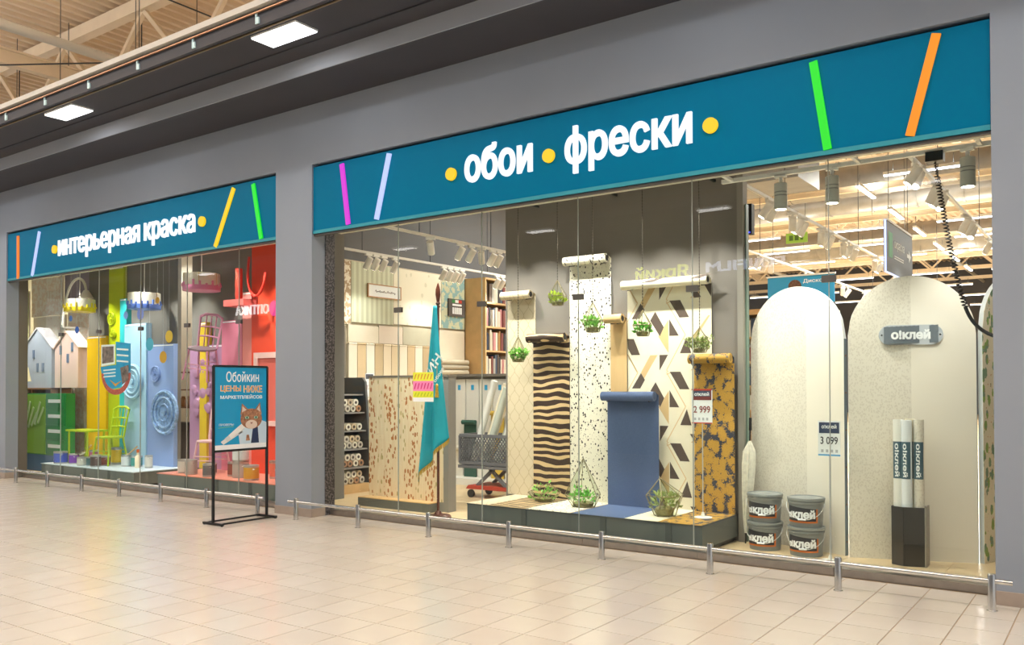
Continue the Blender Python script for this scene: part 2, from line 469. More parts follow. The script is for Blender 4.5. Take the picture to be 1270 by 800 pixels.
# ================================================================== STRUCTURE
XL1, XR1 = -15.134, -8.297      # left shop window opening
XL2, XR2 = -7.66, -.742         # right shop window opening
ZO, ZW = 4.085, 4.78
mb = MB()
mb.box(-30, XL1, 0, .3, 0, ZW); mb.box(XR1, XL2, 0, .3, 0, ZW); mb.box(XR2, 6, 0, .3, 0, ZW)
mb.box(XL1, XR1, 0, .3, ZO, ZW); mb.box(XL2, XR2, 0, .3, ZO, ZW)
struct('wall_front', mb, wallgrey)
# sign recess backing and the soffit over each window
for i, (a, b) in enumerate(((XL1, XR1), (XL2, XR2))):
    mb = MB(); mb.box(a, b, .17, .3, 3.362, ZO)
    struct('trim_%d' % (i+1), mb, black)
    mb = MB(); mb.box(a, b, .06, .40, 3.355, 3.37)
    sf = struct('trim_%d' % (i+3), mb, M('soffit_strip', '#9a9284', .5))
    mb = MB(); mb.box(a, b, .03, .06, 3.25, 3.275); build('lip', mb, M('soffit_lip', '#4a4540', .5), sf)
    mb = MB(); mb.box(a, b, .28, .44, 3.37, 3.9)
    struct('trim_%d' % (i+5), mb, upper_wall)
# skirtings
for i, (a, b) in enumerate(((-30, XL1), (XR1, XL2), (XR2, 6))):
    mb = MB(); mb.box(a-.0, b+.0, -.012, 0, 0, .095)
    if i == 1:
        mb.box(b, b+.012, -.012, .2, 0, .095)
    if i == 0:
        mb.box(b, b+.012, -.012, .2, 0, .095)
    struct('baseboard_%s' % ('left', 'middle', 'right')[i], mb, skirt)
# dark granite jamb linings next to the glass
for i, a in enumerate((XL1, XL2)):
    mb = MB(); mb.box(a, a+.012, .2, .345, 0, 3.354); struct('trim_%d' % (i+7), mb, granite if i else M('jamb_brown', '#6d665c', .5))
# bulkhead above the shop fronts
mb = MB(); mb.box(-30, 6, -.685, .3, ZW, ZW+.06); struct('ceiling', mb, soffit_dark)['kind'] = 'structure'
mb = MB(); mb.box(-30, 6, -.70, -.685, ZW-.0, 4.985); struct('trim_9', mb, fascia_grey)
mb = MB(); mb.box(-30, 6, -1.40, -.70, 4.97, 5.03); mb.box(-30, 6, -.93, -.70, 4.955, 4.97); struct('ceiling', mb, soffit_dark)
mb = MB(); mb.box(-30, 6, -1.47, -1.43, 4.97, 5.16); mb.box(-30, 6, -1.43, -1.40, 5.0, 5.03); t10 = struct('trim_10', mb, soffit_dark)
mb = MB(); mb.box(-30, 6, -1.412, -1.40, 4.962, 4.975); build('edge_profile', mb, M('brass_edge', '#b49a76', .35, .6), t10)
mb = MB(); mb.box(-30, 6, -1.53, -1.47, 5.13, 5.19); build('top_rail', mb, M('rail_grey', '#b9b5ae', .5), t10)
mb = MB(); mb.box(-30, 6, -1.50, -1.48, 5.09, 5.10); build('copper_pipe', mb, M('copper', '#b98a66', .35, .5), t10)
for k in range(16):
    mb = MB(); x = -18+1.02*k; mb.box(x, x+.05, -1.485, -1.47, 4.99, 5.05); mb.box(x, x+.02, -1.485, -1.47, 5.05, 5.10)
    build('rail_clip', mb, M('clip_pale', '#b8d4da', .4), t10)

# concourse floor: base slab and single tiles
TX, TY = .30, .337
x_first, y_first = -.592, -.088
mb = MB(); mb.box(-34, 7, -9.9, .30, -.1, -.004); floor = struct('floor', mb, grout)
def tile_mesh():
    m = MB(); g = .0028; a, b = TX/2-g, TY/2-g; c = .0015
    m.add([(-a, -b, -.006), (a, -b, -.006), (a, b, -.006), (-a, b, -.006), (-a+c, -b+c, 0), (a-c, -b+c, 0), (a-c, b-c, 0), (-a+c, b-c, 0)],
          [(4, 5, 6, 7), (0, 1, 5, 4), (1, 2, 6, 5), (2, 3, 7, 6), (3, 0, 4, 7)])
    me = bpy.data.meshes.new('floor_tile'); me.from_pydata(m.v, [], m.f); me.materials.append(tile_m); return me, m
tme, tmb = tile_mesh()
fpx = 1067.5
cells = []
for i in range(-22, 110):
    for j in range(-2, 29):
        cx_ = x_first-TX*i+TX/2; cy_ = y_first-TY*j+TY/2
        if cy_+TY/2 > .30: continue
        d = Vector((cx_, cy_, 0))-CAMLOC; z = d.dot(fw)
        u = 636+fpx*d.dot(rr)/z if z > .3 else -9e9; v_ = 464-fpx*d.dot(uu)/z if z > .3 else 9e9
        vis = -20 < u < 1290 and v_ < 815
        cells.append((0 if vis else 1, d.length, cx_, cy_))
cells.sort()
rest = MB()
for n, (hid, dist, cx_, cy_) in enumerate(cells):
    if n < 300 and not hid:
        o = bpy.data.objects.new('tile', tme); COL.objects.link(o); o.parent = floor; o.location = (cx_, cy_, 0)
    else:
        rest.add([(p[0]+cx_, p[1]+cy_, p[2]) for p in tmb.v], tmb.f)
build('tile_field', rest, tile_m, floor, kind='stuff')

# sales floor inside with its own tiles
mb = MB(); mb.box(-20, 6, .30, 44, -.1, -.003); floor2 = struct('floor', mb, M('shop_grout', '#b79d78', .8))
st_me, _ = None, None
m = MB(); m.add([(-.1985, -.1985, -.006), (.1985, -.1985, -.006), (.1985, .1985, -.006), (-.1985, .1985, -.006), (-.198, -.198, 0), (.198, -.198, 0), (.198, .198, 0), (-.198, .198, 0)],
                [(4, 5, 6, 7), (0, 1, 5, 4), (1, 2, 6, 5), (2, 3, 7, 6), (3, 0, 4, 7)])
st_me = bpy.data.meshes.new('shop_tile'); st_me.from_pydata(m.v, [], m.f); st_me.materials.append(shopfloor)
rest = MB()
for i in range(0, 60):
    for j in range(0, 75):
        cx_ = 3-.4*i; cy_ = .59+.4*j
        if (-3.0 < cx_ < -.5 and cy_ < 2.2) or (-9.4 < cx_ < -5.6 and cy_ < 4.4 and not (-7.9 < cx_ < -6.7 and cy_ > 1.5)):
            o = bpy.data.objects.new('tile', st_me); COL.objects.link(o); o.parent = floor2; o.location = (cx_, cy_, 0)
        else: rest.add([(p[0]+cx_, p[1]+cy_, p[2]) for p in m.v], m.f)
build('tile_field', rest, shopfloor, floor2, kind='stuff')

# steel sills
for i, (a, b) in enumerate(((XL1, XR1), (XL2, XR2))):
    s_ = struct('trim_%d' % (i+11), None, None, (a, .277, 0))
    n = 6; L = (b-a)/n
    for k in range(n):
        mb = MB(); mb.box(a+L*k+.002, a+L*(k+1)-.002, .277, .385, 0, .062); build('sill_section', mb, steel2, s_)

# shop windows: each pane, the joints' clips
def shop_window(idx, a, b, joints, clipz=2.36):
    wd = struct('window_%d' % idx, None, None, (a, .33, .06))
    xs = [a+.02]+joints+[b-.01]
    for p, q in zip(xs[:-1], xs[1:]):
        mb = MB(); mb.box(p+.003, q-.003, .325, .337, .063, 3.354); build('pane', mb, glass, wd)
    for j in joints:
        mb = MB(); mb.box(j-.0026, j+.0026, .324, .338, .063, 3.354); build('joint', mb, M('silicone', '#a7aca6', .4), wd)
        mb = MB(); mb.box(j-.055, j+.055, .316, .325, clipz-.028, clipz+.028); build('glass_clip', mb, M('clip_steel', '#77736e', .35, .7), wd)
        mb = MB(); mb.box(j-.055, j+.055, .337, .346, clipz-.028, clipz+.028); build('glass_clip', mb, MATS['clip_steel'], wd)
    mb = MB(); mb.box(a, b, .40, .46, 3.338, 3.40); build('head_rail', mb, M('head_rail', '#cdcabb', .5), wd)
    return wd
shop_window(1, XL1, XR1, [-15.134+1.14*k for k in (1, 2, 3, 4, 5)])
shop_window(2, XL2, XR2, [-6.61, -5.435, -4.27, -3.10, -1.93])

# store envelope
mb = MB(); mb.box(-9.64, -9.505, 1.45, 9.5, 0, 3.42); struct('wall_left', mb, M('shop_side_wall', '#d9cdb4', .7))
mb = MB(); mb.box(-9.64, -9.505, 1.45, 9.5, 3.42, 5.2); struct('wall_left', mb, upper_wall)
mb = MB(); mb.box(-30, 6, 44, 44.2, 0, 8.2); struct('wall_back', mb, M('far_wall_grey', '#5f5f63', .8))
mb = MB(); mb.box(4, 4.2, .3, 44, 0, 8.2); struct('wall_right', mb, M('far_wall_pale', '#8f8a84', .8))
mb = MB(); mb.box(-34, 6, -9.9, -9.7, 0, 5.2); mb.box(-34, 6, -9.7, -8.0, 4.96, 5.2); struct('wall_rear', mb, M('opposite_wall', '#6d7076', .8))

# roof: corrugated deck, trusses, purlins, ducts
mb = MB(); vs = []; fs = []; n = 0; x = -34.0; prof = []
while x < 7:
    prof += [(x, 8.2), (x+.09, 8.2), (x+.13, 8.12), (x+.21, 8.12), (x+.25, 8.2)]; x += .25
for i, (px, pz) in enumerate(prof): vs += [(px, -15.2, pz), (px, 44.2, pz)]
for i in range(len(prof)-1): fs.append((2*i, 2*i+1, 2*i+3, 2*i+2))
mb.add(vs, fs); roof = struct('ceiling', mb, roof_deck)
for ty in (-9.5, -4.5, 1.45, 4.5, 7.6, 10.7, 13.8, 16.9, 20, 23.5, 27, 31, 35, 39):
    mb = MB(); mb.box(-33, 6, ty-.09, ty+.09, 7.88, 8.1); mb.box(-33, 6, ty-.07, ty+.07, 6.55, 6.70)
    k = -33.0; fl = 0
    while k < 5.5:
        a, b = ((k, ty, 6.65), (k+1.3, ty, 7.9)) if not fl else ((k, ty, 7.9), (k+1.3, ty, 6.65))
        mb.bar(a, b, .075, .075); k += 1.3; fl ^= 1
    build('truss', mb, roof_beam, roof)
for px in (-27, -21.5, -15.2, -9.2, -3.0, 3.2):
    mb = MB(); mb.box(px-.08, px+.08, -15, 44, 6.9, 7.12); mb.box(px-.14, px+.14, -15, 44, 7.12, 7.15); build('purlin', mb, roof_beam, roof)
for px in (-18.0, -13.66, -6.0, -1.0):
    mb = MB(); mb.tube([(px, -15, 6.95), (px, 44, 6.95)], .075, 10); build('sprinkler_pipe', mb, M('pipe_white', '#d5d0c4', .5), roof, True)
    for k in range(14):
        mb = MB(); mb.tube([(px, -14+3.1*k, 7.0), (px, -14+3.1*k, 8.15)], .012, 6); build('hanger_rod', mb, dark_metal, roof)
for dy, dz, r in ((9.2, 6.1, .3), (12.3, 5.9, .38), (15.4, 6.1, .34), (21.5, 6.0, .45)):
    mb = MB(); mb.tube([(-20, dy, dz), (4, dy, dz)], r, 20)
    for k in range(24): mb.tube([(-20+k, dy, dz), (-19.96+k, dy, dz)], r+.02, 20)
    build('air_duct', mb, duct_m, roof, True)
mb = MB(); mb.box(-6.5, -3.6, 5.0, 6.0, 4.35, 4.95); mb.box(-6.5, -5.2, 4.95, 6.05, 4.3, 4.35); build('ventilation_box', mb, duct_m, roof)
mb = MB(); mb.box(-20, 4, 6.4, 6.6, 5.35, 5.5); build('cable_tray', mb, roof_beam, roof)
for ty in (7.0, 9.9, 13.0, 16.2, 19.4):
    mb = MB(); mb.box(-16, 4, ty-.04, ty+.04, 5.10, 5.18); mb.box(-16, 4, ty-.09, ty+.09, 5.18, 5.2); build('lamp_rail', mb, roof_beam, roof)
# thin cables strung under the concourse roof
for (a, b) in (((-20, -4, 6.6), (-11, 3, 7.0)), ((-16.5, -4, 7.6), (-16.5, 5, 7.6)), ((-12.2, -4, 7.6), (-12.2, 5, 7.6)), ((-19, -4, 6.6), (-19, 5, 6.6))):
    mb = MB(); mb.tube([a, b], .012, 6); build('roof_cable', mb, dark_metal, roof)
for px, py in ((-17, 1), (-16, .2), (-14.6, .6), (-13, 1.0), (-12.4, .7), (-11.5, 1.1), (-18.3, .4), (-15.5, 1.2)):
    mb = MB(); mb.tube([(px, py, 5.2), (px, py, 8.1)], .007, 5); build('suspension_wire', mb, dark_metal, roof)

#@@PART2
# ================================================================== FACADE THINGS
letter_glow = EM('letter_white_glow', '#f4fbff', 1.15)
dot_glow = EM('dot_yellow_glow', '#fdcd10', 1.05)
def make_sign(name, label, a, b, words, dots, sticks):
    t = thing(name, label, 'sign', (a, .02, 3.274))
    mb = MB(); mb.box(a+.004, b-.004, .02, .065, 3.276, 4.05); build('panel', mb, teal, t)
    mb = MB(); mb.box(a+.004, b-.004, .012, .02, 3.276, 3.312); build('bottom_edge', mb, teal_light, t)
    for body, x0, x1, zb, zt in words:
        mb = fit_text(body, x0, x1, zb, zt, .024 if len(body) < 6 or body == 'фрески' else .015, .012, 1.)
        mb.xform(lambda p: Vector((p.x, .008+p.y, p.z)))
        for isl in islands(mb): build('letter', isl, letter_glow, t, label='white lit letter')
    for x, z, r in dots:
        mb = MB(); mb.disc((x, .02, z), r, 'y', .03, 24); build('dot', mb, dot_glow, t, label='yellow lit dot')
    for (x0, z0), (x1, z1), hx, es in sticks:
        st = MB(); st.bar((x0, .012, z0), (x1, .012, z1), .062, .02, up=(0, 1, 0))
        ob = build('light_stick', st, EM('stick_'+hx[1:], hx, es), t, label='glowing coloured tube')
    return t
make_sign('shop_sign', 'long teal sign with white letters обои фрески over the right window', XL2, XR2,
          [('обои', -5.399, -4.58, 3.545, 3.905), ('фрески', -4.213, -2.955, 3.46, 3.90)],
          [(-5.578, 3.667, .064), (-4.393, 3.667, .064), (-2.79, 3.667, .064)],
          [((-7.176, 4.017), (-7.072, 3.323), '#dd2fd8', 1.0), ((-6.443, 4.019), (-6.635, 3.327), '#bccbff', 1.1),
           ((-1.949, 4.015), (-1.845, 3.315), '#12e81c', 1.0), ((-1.08, 4.025), (-1.262, 3.32), '#ff9300', 1.0)])
make_sign('shop_sign', 'teal sign with white letters интерьерная краска over the left window', XL1, XR1,
          [('интерьерная', -13.45, -11.22, 3.455, 3.785), ('краска', -11.10, -9.93, 3.455, 3.79)],
          [(-13.565, 3.655, .064), (-9.772, 3.66, .066)],
          [((-14.763, 3.99), (-14.755, 3.285), '#f28020', 1.0), ((-14.056, 3.987), (-14.283, 3.298), '#bccbff', 1.1),
           ((-9.12, 4.009), (-9.497, 3.304), '#ffd400', 1.0), ((-8.739, 4.007), (-8.583, 3.314), '#10e82c', 1.0)])

# guard rails
def guard_rail(label, xs, x0, x1):
    yr = -.209
    t = thing('guard_rail', label, 'rail', (xs[0], yr, 0), 'low steel guard rails')
    for x in xs:
        p = MB(); p.lathe([(.026, 0), (.026, .235), (.022, .245), (.0, .247)], (x, yr, 0), 18); po = build('post', p, steel, t, True)
        f = MB(); f.lathe([(.034, 0), (.034, .004), (.027, .006)], (x, yr, 0), 18); build('foot_ring', f, steel, po, True)
    b = MB(); b.tube([(x0, yr, .198), (x1, yr, .198)], .018, 14); build('bar', b, steel, t, True)
guard_rail('low steel guard rail with eight posts in front of the right shop window', [-.742-.9915*k for k in range(8)], -7.81, -.62)
guard_rail('low steel guard rail in front of the left shop window, behind the poster stand', [-8.36-.9915*k for k in range(11)], -19.5, -8.25)

# LED panels on the bulkhead soffit
def led_panel():
    t = thing('led_panel', 'square white ceiling panel lamp', 'lamp')
    mb = MB(); mb.box(-.33, .33, -.14, .14, .012, .03); build('frame', mb, whitelamp, t)
    mb = MB(); mb.box(-.325, .325, -.135, .135, 0, .012); build('diffuser', mb, led_glow, t)
    mb = MB(); mb.box(-.05, .05, .10, .18, .03, .06); build('bracket', mb, black_plastic, t)
    area('panel_light', (0, 0, -.02), .64, .26, 6, (1, .98, .96), parent=t)
    return t
lp = led_panel()
for i, (x, lab) in enumerate(((-6.68, 'bright LED panel lamp on the dark soffit, the nearer of the two in view'), (-10.77, 'bright LED panel lamp on the dark soffit, the farther of the two in view'),
                              (-14.86, 'bright LED panel lamp on the dark soffit left of the frame'), (-2.59, 'bright LED panel lamp on the dark soffit above the long teal sign'), (1.5, 'bright LED panel lamp on the dark soffit right of the frame'))):
    yl = -1.22
    if i == 0: lp.location = (x, -1.22, 4.94); lp['label'] = lab; lp['group'] = 'soffit LED panels'
    else: dup(lp, (x, -1.22, 4.94), 0, lab, 'soffit LED panels')

for k, x in enumerate((-22.6, -18.5, -14.5, -10.45, -6.45, -2.55, 1.5)):
    dup(lp, (x, -8.35, 4.93), 0, 'LED panel lamp across the concourse, %s from the left' % ('first', 'second', 'third', 'fourth', 'fifth', 'sixth', 'seventh')[k], 'LED panels across the concourse')

# poster stand
PX = -8.1
t = thing('poster_stand', 'black metal floor stand holding a blue advertising poster with a cat', 'sign stand', (PX, -.64, 0))
for y in (-1.0, -.285):
    mb = MB(); mb.box(PX-.012, PX+.012, y-.012, y+.012, .02, 1.735); build('upright', mb, black_plastic, t)
    mb = MB(); mb.box(PX-.17, PX+.17, y-.014, y+.014, 0.006, .03); fo = build('foot', mb, black_plastic, t)
    for s in (-1, 1):
        mb = MB(); mb.lathe([(.014, 0), (.014, .008)], (PX+.155*s, y, 0), 10); build('rubber_pad', mb, black_plastic, fo)
for s in (-1, 1):
    mb = MB(); mb.box(PX+.13*s-.01, PX+.13*s+.01, -.99, -.295, .012, .03); build('base_bar', mb, black_plastic, t)
for z in (1.735, .80):
    mb = MB(); mb.box(PX-.012, PX+.012, -1.0, -.285, z-.012, z+.012); build('crossbar', mb, black_plastic, t)
mb = MB(); mb.box(PX-.004, PX+.006, -.988, -.297, .812, 1.723); po = build('poster', mb, M('poster_blue', '#0f9bd0', .35), t, label='bright blue printed poster')
PF = PX+.0062
def poster_shape(pts, mat, off=0, name='print'):
    mb = MB(); mb.xprism([(-.642+y, z) for y, z in pts], PF+off, PF+off+.0012); return build(name, mb, MATS[mat] if isinstance(mat, str) else mat, po, fixn=True)
def poster_text(body, y0, y1, zb, zt, mat, off=.0, bold=.01):
    mb = fit_text(body, y0, y1, zb, zt, bold, .0008)
    mb.xform(lambda p: Vector((PF+off-p.y+.0008, -.642+p.x, p.z))); return build('lettering', mb, mat, po)
pw = M('print_white', '#f7f9fb', .5)
porange = M('print_orange', '#eea23c', .5)
poster_text('Обойкин', -.20, .24, 1.56, 1.68, pw)
pw2 = M('print_white2', '#fdf3dd', .5)
poster_text('ЦЕНЫ', -.275, -.005, 1.442, 1.522, pw2, 0, .035); poster_text('НИЖЕ', .03, .285, 1.442, 1.522, pw2, 0, .035)
poster_text('ЦЕНЫ', -.27, -.01, 1.448, 1.516, porange, .0016, .008); poster_text('НИЖЕ', .035, .28, 1.448, 1.516, porange, .0016, .008)
poster_text('МАРКЕТПЛЕЙСОВ', -.275, .285, 1.372, 1.42, pw, 0, .02)
poster_text('ПРОВЕРЬ!', -.29, -.10, 1.075, 1.10, pw, 0, .0)
poster_shape([(-.30, 1.052), (-.10, 1.062), (-.10, 1.066), (-.30, 1.056)], M('print_lime', '#9ad04a', .5))
poster_shape([(-.345, .813), (.344, .813), (.344, .865), (-.345, .865)], pw)
# printed cat in shirt and tie, beside paper rolls
sky_ = M('print_shirt', '#cfe3f2', .5); tie = M('print_tie', '#2b3a5e', .5); fur = M('print_fur', '#a9775a', .6, var=.45, vscale=45); furl = M('print_fur_light', '#e4cfc0', .6)
poster_shape([(-.02, .865), (.344, .865), (.344, 1.10), (.26, 1.13), (.02, 1.12), (-.04, 1.0)], sky_, .0012)
poster_shape([(.13, .87), (.24, .87), (.22, 1.07), (.20, 1.11), (.16, 1.11), (.16, 1.07)], tie, .0024)
_ps = poster_shape
def poster_shape(pts, mat, off=0, name='print'): return _ps([(y*.95+.02, (z-1.21)*.92+1.145) for y, z in pts], mat, off, name)
hd = [(.12+.155*math.cos(a_), 1.21+.125*math.sin(a_)) for a_ in [2*PI*k/24 for k in range(24)]]
poster_shape(hd, fur, .0036)
poster_shape([(-.035, 1.26), (-.015, 1.40), (.08, 1.32)], fur, .0034); poster_shape([(.17, 1.32), (.245, 1.41), (.27, 1.26)], fur, .0034)
poster_shape([(-.017, 1.29), (-.008, 1.365), (.05, 1.32)], furl, .0047); poster_shape([(.195, 1.325), (.235, 1.375), (.25, 1.29)], furl, .0047)
poster_shape([(.12+.085*math.cos(2*PI*k/18), 1.14+.055*math.sin(2*PI*k/18)) for k in range(18)], furl, .0048)
for ex in (.055, .185):
    poster_shape([(ex+.028*math.cos(2*PI*k/12), 1.225+.018*math.sin(2*PI*k/12)) for k in range(12)], M('print_eye', '#9ecfb4', .4), .005)
    poster_shape([(ex+.008*math.cos(2*PI*k/8), 1.225+.016*math.sin(2*PI*k/8)) for k in range(8)], black, .0062)
poster_shape([(.10, 1.165), (.14, 1.165), (.12, 1.145)], M('print_nose', '#8c4a44', .5), .0062)
poster_shape = _ps
poster_shape([(.06, .90+.0), (.115, .90), (.10, .965), (.07, .965)], fur, .0036)
for k in range(3):
    poster_shape([(-.27+.05*k, .90+.035*k), (-.235+.05*k, .868+.03*k), (.02+.02*k, 1.0+.03*k), (-.02+.02*k, 1.045+.03*k)], M('print_roll%d' % k, ('#e9e9e6', '#dcdedf', '#f2f1ee')[k], .5), .0012+.0003*k)

# sticker sheet on the glass and round badge on the left glass
t = thing('window_sticker', 'yellow and pink striped sticker on the glass beside the flag', 'sticker', (-6.236, .322, 1.34))
for k, (z0, z1, hx) in enumerate(((1.34, 1.385, '#f3f6f4'), (1.385, 1.455, '#e6ea3a'), (1.455, 1.565, '#f58fc0'), (1.565, 1.66, '#eef04a'))):
    mb = MB(); mb.box(-6.382, -6.09, .320, .3245, z0, z1); s_ = build('band', mb, M('sticker_'+hx[1:], hx, .5, emit=hx, es=.05), t)
    if k:
        for q in range(6):
            mb = MB(); x = -6.365+.046*q; h = (z1-z0)
            mb.prism([(x, z0+.2*h), (x+.012, z0+.2*h), (x+.035, z0+.8*h), (x+.022, z0+.8*h)], .3185, .320); build('scribble', mb, M('scrib%d' % k, ('', '#b7cf1c', '#e0307c', '#e39a3a')[k], .5), s_)

t = thing('speech_badge', 'blue speech bubble badge with photos hung behind the left window glass', 'sign', (-12.5, .42, 1.39))
def plate(name, pts, y0, y1, mat, par): mb = MB(); mb.prism(pts, y0, y1); return build(name, mb, mat, par, fixn=True)
b_blue = M('badge_blue', '#2aa3d8', .4)
plate('bubble', [(-12.52, 2.2), (-12.13, 2.16), (-12.12, 1.75), (-12.5, 1.72)], .41, .42, b_blue, t)
plate('bubble', [(-12.93, 1.82), (-12.3, 1.86), (-12.25, 1.62), (-12.4, 1.5), (-12.66, 1.47), (-12.86, 1.6)], .40, .41, b_blue, t)
rim = [(-12.5+.40*math.cos(a_), 1.72+.33*math.sin(a_)) for a_ in [PI+PI*k/14 for k in range(15)]]
inn = [(-12.5+.33*math.cos(a_), 1.72+.25*math.sin(a_)) for a_ in [2*PI-PI*k/14 for k in range(15)]]
plate('rim', rim+inn, .398, .41, M('badge_red', '#c0584e', .5, var=.4, vscale=40), t)
plate('smile', [(-12.66, 1.62), (-12.5, 1.52), (-12.34, 1.6), (-12.5, 1.56)], .395, .40, M('badge_orange', '#e9a13a', .5), t)
ph = M('badge_photo', '#7d6a66', .5, var=.7, vscale=14)
plate('photo_frame', [(-12.9, 2.16), (-12.52, 2.16), (-12.52, 1.86), (-12.9, 1.83)], .395, .40, pw, t)
plate('photo', [(-12.87, 2.13), (-12.55, 2.13), (-12.55, 1.89), (-12.87, 1.87)], .392, .395, ph, t)
plate('photo', [(-12.36, 1.80), (-12.14, 1.84), (-12.14, 1.62), (-12.3, 1.55)], .392, .395, ph, t)
for k in range(3):
    plate('text_line', [(-12.48, 2.10-.09*k), (-12.17, 2.08-.09*k), (-12.17, 2.055-.09*k), (-12.48, 2.075-.09*k)], .405, .41, pw, t)
    plate('text_line', [(-12.84, 1.775-.05*k), (-12.5, 1.79-.05*k), (-12.5, 1.77-.05*k), (-12.84, 1.755-.05*k)], .396, .40, pw, t)

# lit signs across the concourse, seen mirrored in the glass
def far_sign(label, body, xa, xb, z0, z1, mat, disc=None):
    t = thing('lit_shop_sign', label, 'sign', ((xa+xb)/2, -9.66, z0))
    mb = fit_text(body, -xb, -xa, z0, z1, .02, .02); mb.xform(lambda p: Vector((-p.x, -9.66-p.y, p.z)))
    mb.f = [tuple(reversed(f)) for f in mb.f]
    build('lettering', mb, mat, t)
    if disc:
        d = MB(); d.disc((disc[0], -9.63, disc[1]), disc[2], 'y', .04, 20); build('disc', d, EM('disc_purple', '#a93be0', 9), t)
K = (14.95+.66)/13.86
def X_(x): return x*1.0
far_sign('green lit sign across the concourse, mirrored in the right window', 'Яркий', -8.81, -7.55, 3.78, 4.12, EM('refl_lime', '#b9c813', 14))
far_sign('white lit sign FUJIFILM across the concourse, mirrored in the right window', 'FUJIFILM', -7.16, -5.5, 3.83, 4.10, EM('refl_white', '#cfdcff', 9))
far_sign('white lit sign with a purple disc across the concourse, mirrored in the left window', 'ОПТИКА', -22.9, -21.3, 3.76, 4.06, EM('refl_white2', '#ffffff', 12), (-21.0, 3.9, .24))

# ================================================================== TRACK LIGHTS AND LAMPS
def spot_light(parent, loc, rot, power, angle=70, blend=.7):
    d = bpy.data.lights.new('spot', 'SPOT'); d.energy = power; d.spot_size = math.radians(angle); d.spot_blend = blend; d.shadow_soft_size = .03; d.color = (1, .95, .88)
    o = bpy.data.objects.new('spot', d); COL.objects.link(o); o.parent = parent; o.location = loc; o.rotation_euler = rot
    return o
def make_spot(tilt, power):
    """track spot: origin under the track, beam tilted from straight down towards +x"""
    t = thing('track_spotlight', 'white track spotlight', 'spotlight')
    mb = MB(); mb.box(-.018, .018, -.06, .06, -.03, 0); build('adapter', mb, whitelamp, t)
    mb = MB(); mb.tube([(0, 0, -.03), (0, 0, -.085)], .012, 10); build('stem', mb, whitelamp, t, True)
    d = Vector((math.sin(tilt), 0, -math.cos(tilt))); c = Vector((0, 0, -.12)); r = .045
    b = MB(); a0 = c-d*.075; a1 = c+d*.105
    b.tube([a0, a0+d*.006, a1-d*.004, a1], [r*.85, r, r, r*.96], 20); body = build('body', b, whitelamp, t, True)
    l = MB(); l.tube([a1, a1+d*.003], [r*.82, r*.8], 20); build('lens', l, lamp_glow, body)
    spot_light(t, tuple(a1+d*.02), (0, -tilt, 0), power)
    return t
def track(label, a, b):
    mb = MB(); mb.bar(a, b, .035, .032); t = thing('lighting_track', label, 'track', a, 'white lighting tracks'); build('rail', mb, white, t)
    mb = MB(); n = 4
    for k in range(n):
        p = Vector(a).lerp(Vector(b), (k+.5)/n); w_ = MB(); w_.tube([p, (p.x, p.y, 8.13)], .005, 5); build('hanger_wire', w_, dark_metal, t)
protos = {}
ORD = ['first', 'second', 'third', 'fourth', 'fifth', 'sixth', 'seventh', 'eighth', 'ninth', 'tenth', 'eleventh', 'twelfth', 'thirteenth', 'fourteenth', 'fifteenth']
def place_spot(loc, tilt_deg, rz_deg, power, label, group):
    key = (tilt_deg, power)
    if key not in protos:
        o = make_spot(math.radians(tilt_deg), power); protos[key] = o
        o.location = loc; o.rotation_euler = (0, 0, math.radians(rz_deg)); o['label'] = label; o['group'] = group; return o
    return dup(protos[key], loc, math.radians(rz_deg), label, group)
track('white lighting track above the flag in the right window', (-7.2, .6, 3.42), (-7.15, 6.5, 3.42))
track('white lighting track in front of the wallpaper sample wall', (-8.8, 1.2, 3.42), (-8.75, 7.0, 3.42))
for k, (y, n_) in enumerate(((1.55, 1), (2.15, 1), (2.38, 1), (2.6, 1), (2.85, 1), (3.0, 1), (3.1+.15, 1), (4.4, 1), (5.2, 1))):
    place_spot((-7.2+.0085*(y-.6), y, 3.4055), 35, 180 if k % 3 else 120, SPOT_POWER, 'small white spotlight on the track above the flag, %s from the shop front' % ORD[k], 'spots on the track above the flag')
for k, y in enumerate((2.05, 2.2, 2.36, 2.6, 3.7, 3.85, 4.0, 4.15, 5.1, 5.25)):
    place_spot((-8.8+.0086*(y-1.2), y, 3.4055), 35, 180, SPOT_POWER*.3, 'small white spotlight aimed at the wallpaper sample wall, %s from the shop front' % ORD[k], 'spots on the track by the sample wall')
track('white lighting track running over the tall arched panels', (-3.25, 1.6, 3.62), (-3.4, 16, 3.62))
track('white lighting track behind the coiled black cable', (-1.6, 1.7, 3.62), (-1.56, 14, 3.62))
track('white lighting track deep in the hall behind the first arch', (-4.8, 5.0, 3.62), (-4.75, 20, 3.62))
for k, y in enumerate((2.75, 2.95, 3.7, 3.95, 4.15, 4.95, 5.15, 5.4, 6.1, 6.4, 6.75, 8.1, 8.5, 9.9)):
    place_spot((-3.25-.0104*(y-1.6), y, 3.6055), 35, (200, 150, 110)[k % 3], SPOT_POWER, 'small white spotlight on the long track over the arched panels, %s from the shop front' % ORD[k], 'spots on the long track over the arches')
for k, y in enumerate((2.0, 2.2, 3.0, 3.25, 3.5, 5.1, 5.4, 5.7, 7.2)):
    place_spot((-1.6+.0033*(y-1.7), y, 3.6055), 35, (200, 250, 150)[k % 3], SPOT_POWER, 'small white spotlight on the track behind the coiled cable, %s from the shop front' % ORD[k], 'spots on the track behind the cable')
for k, y in enumerate((6.8, 7.1, 7.4, 9.3, 9.7, 11.8, 12.2, 13.6, 14.0, 15.5)):
    place_spot((-4.8+.0033*(y-5), y, 3.6055), 35, (200, 150, 110)[k % 3], SPOT_POWER, 'small white spotlight deep in the hall above the blue banner, %s from the shop front' % ORD[k], 'spots deep in the hall')

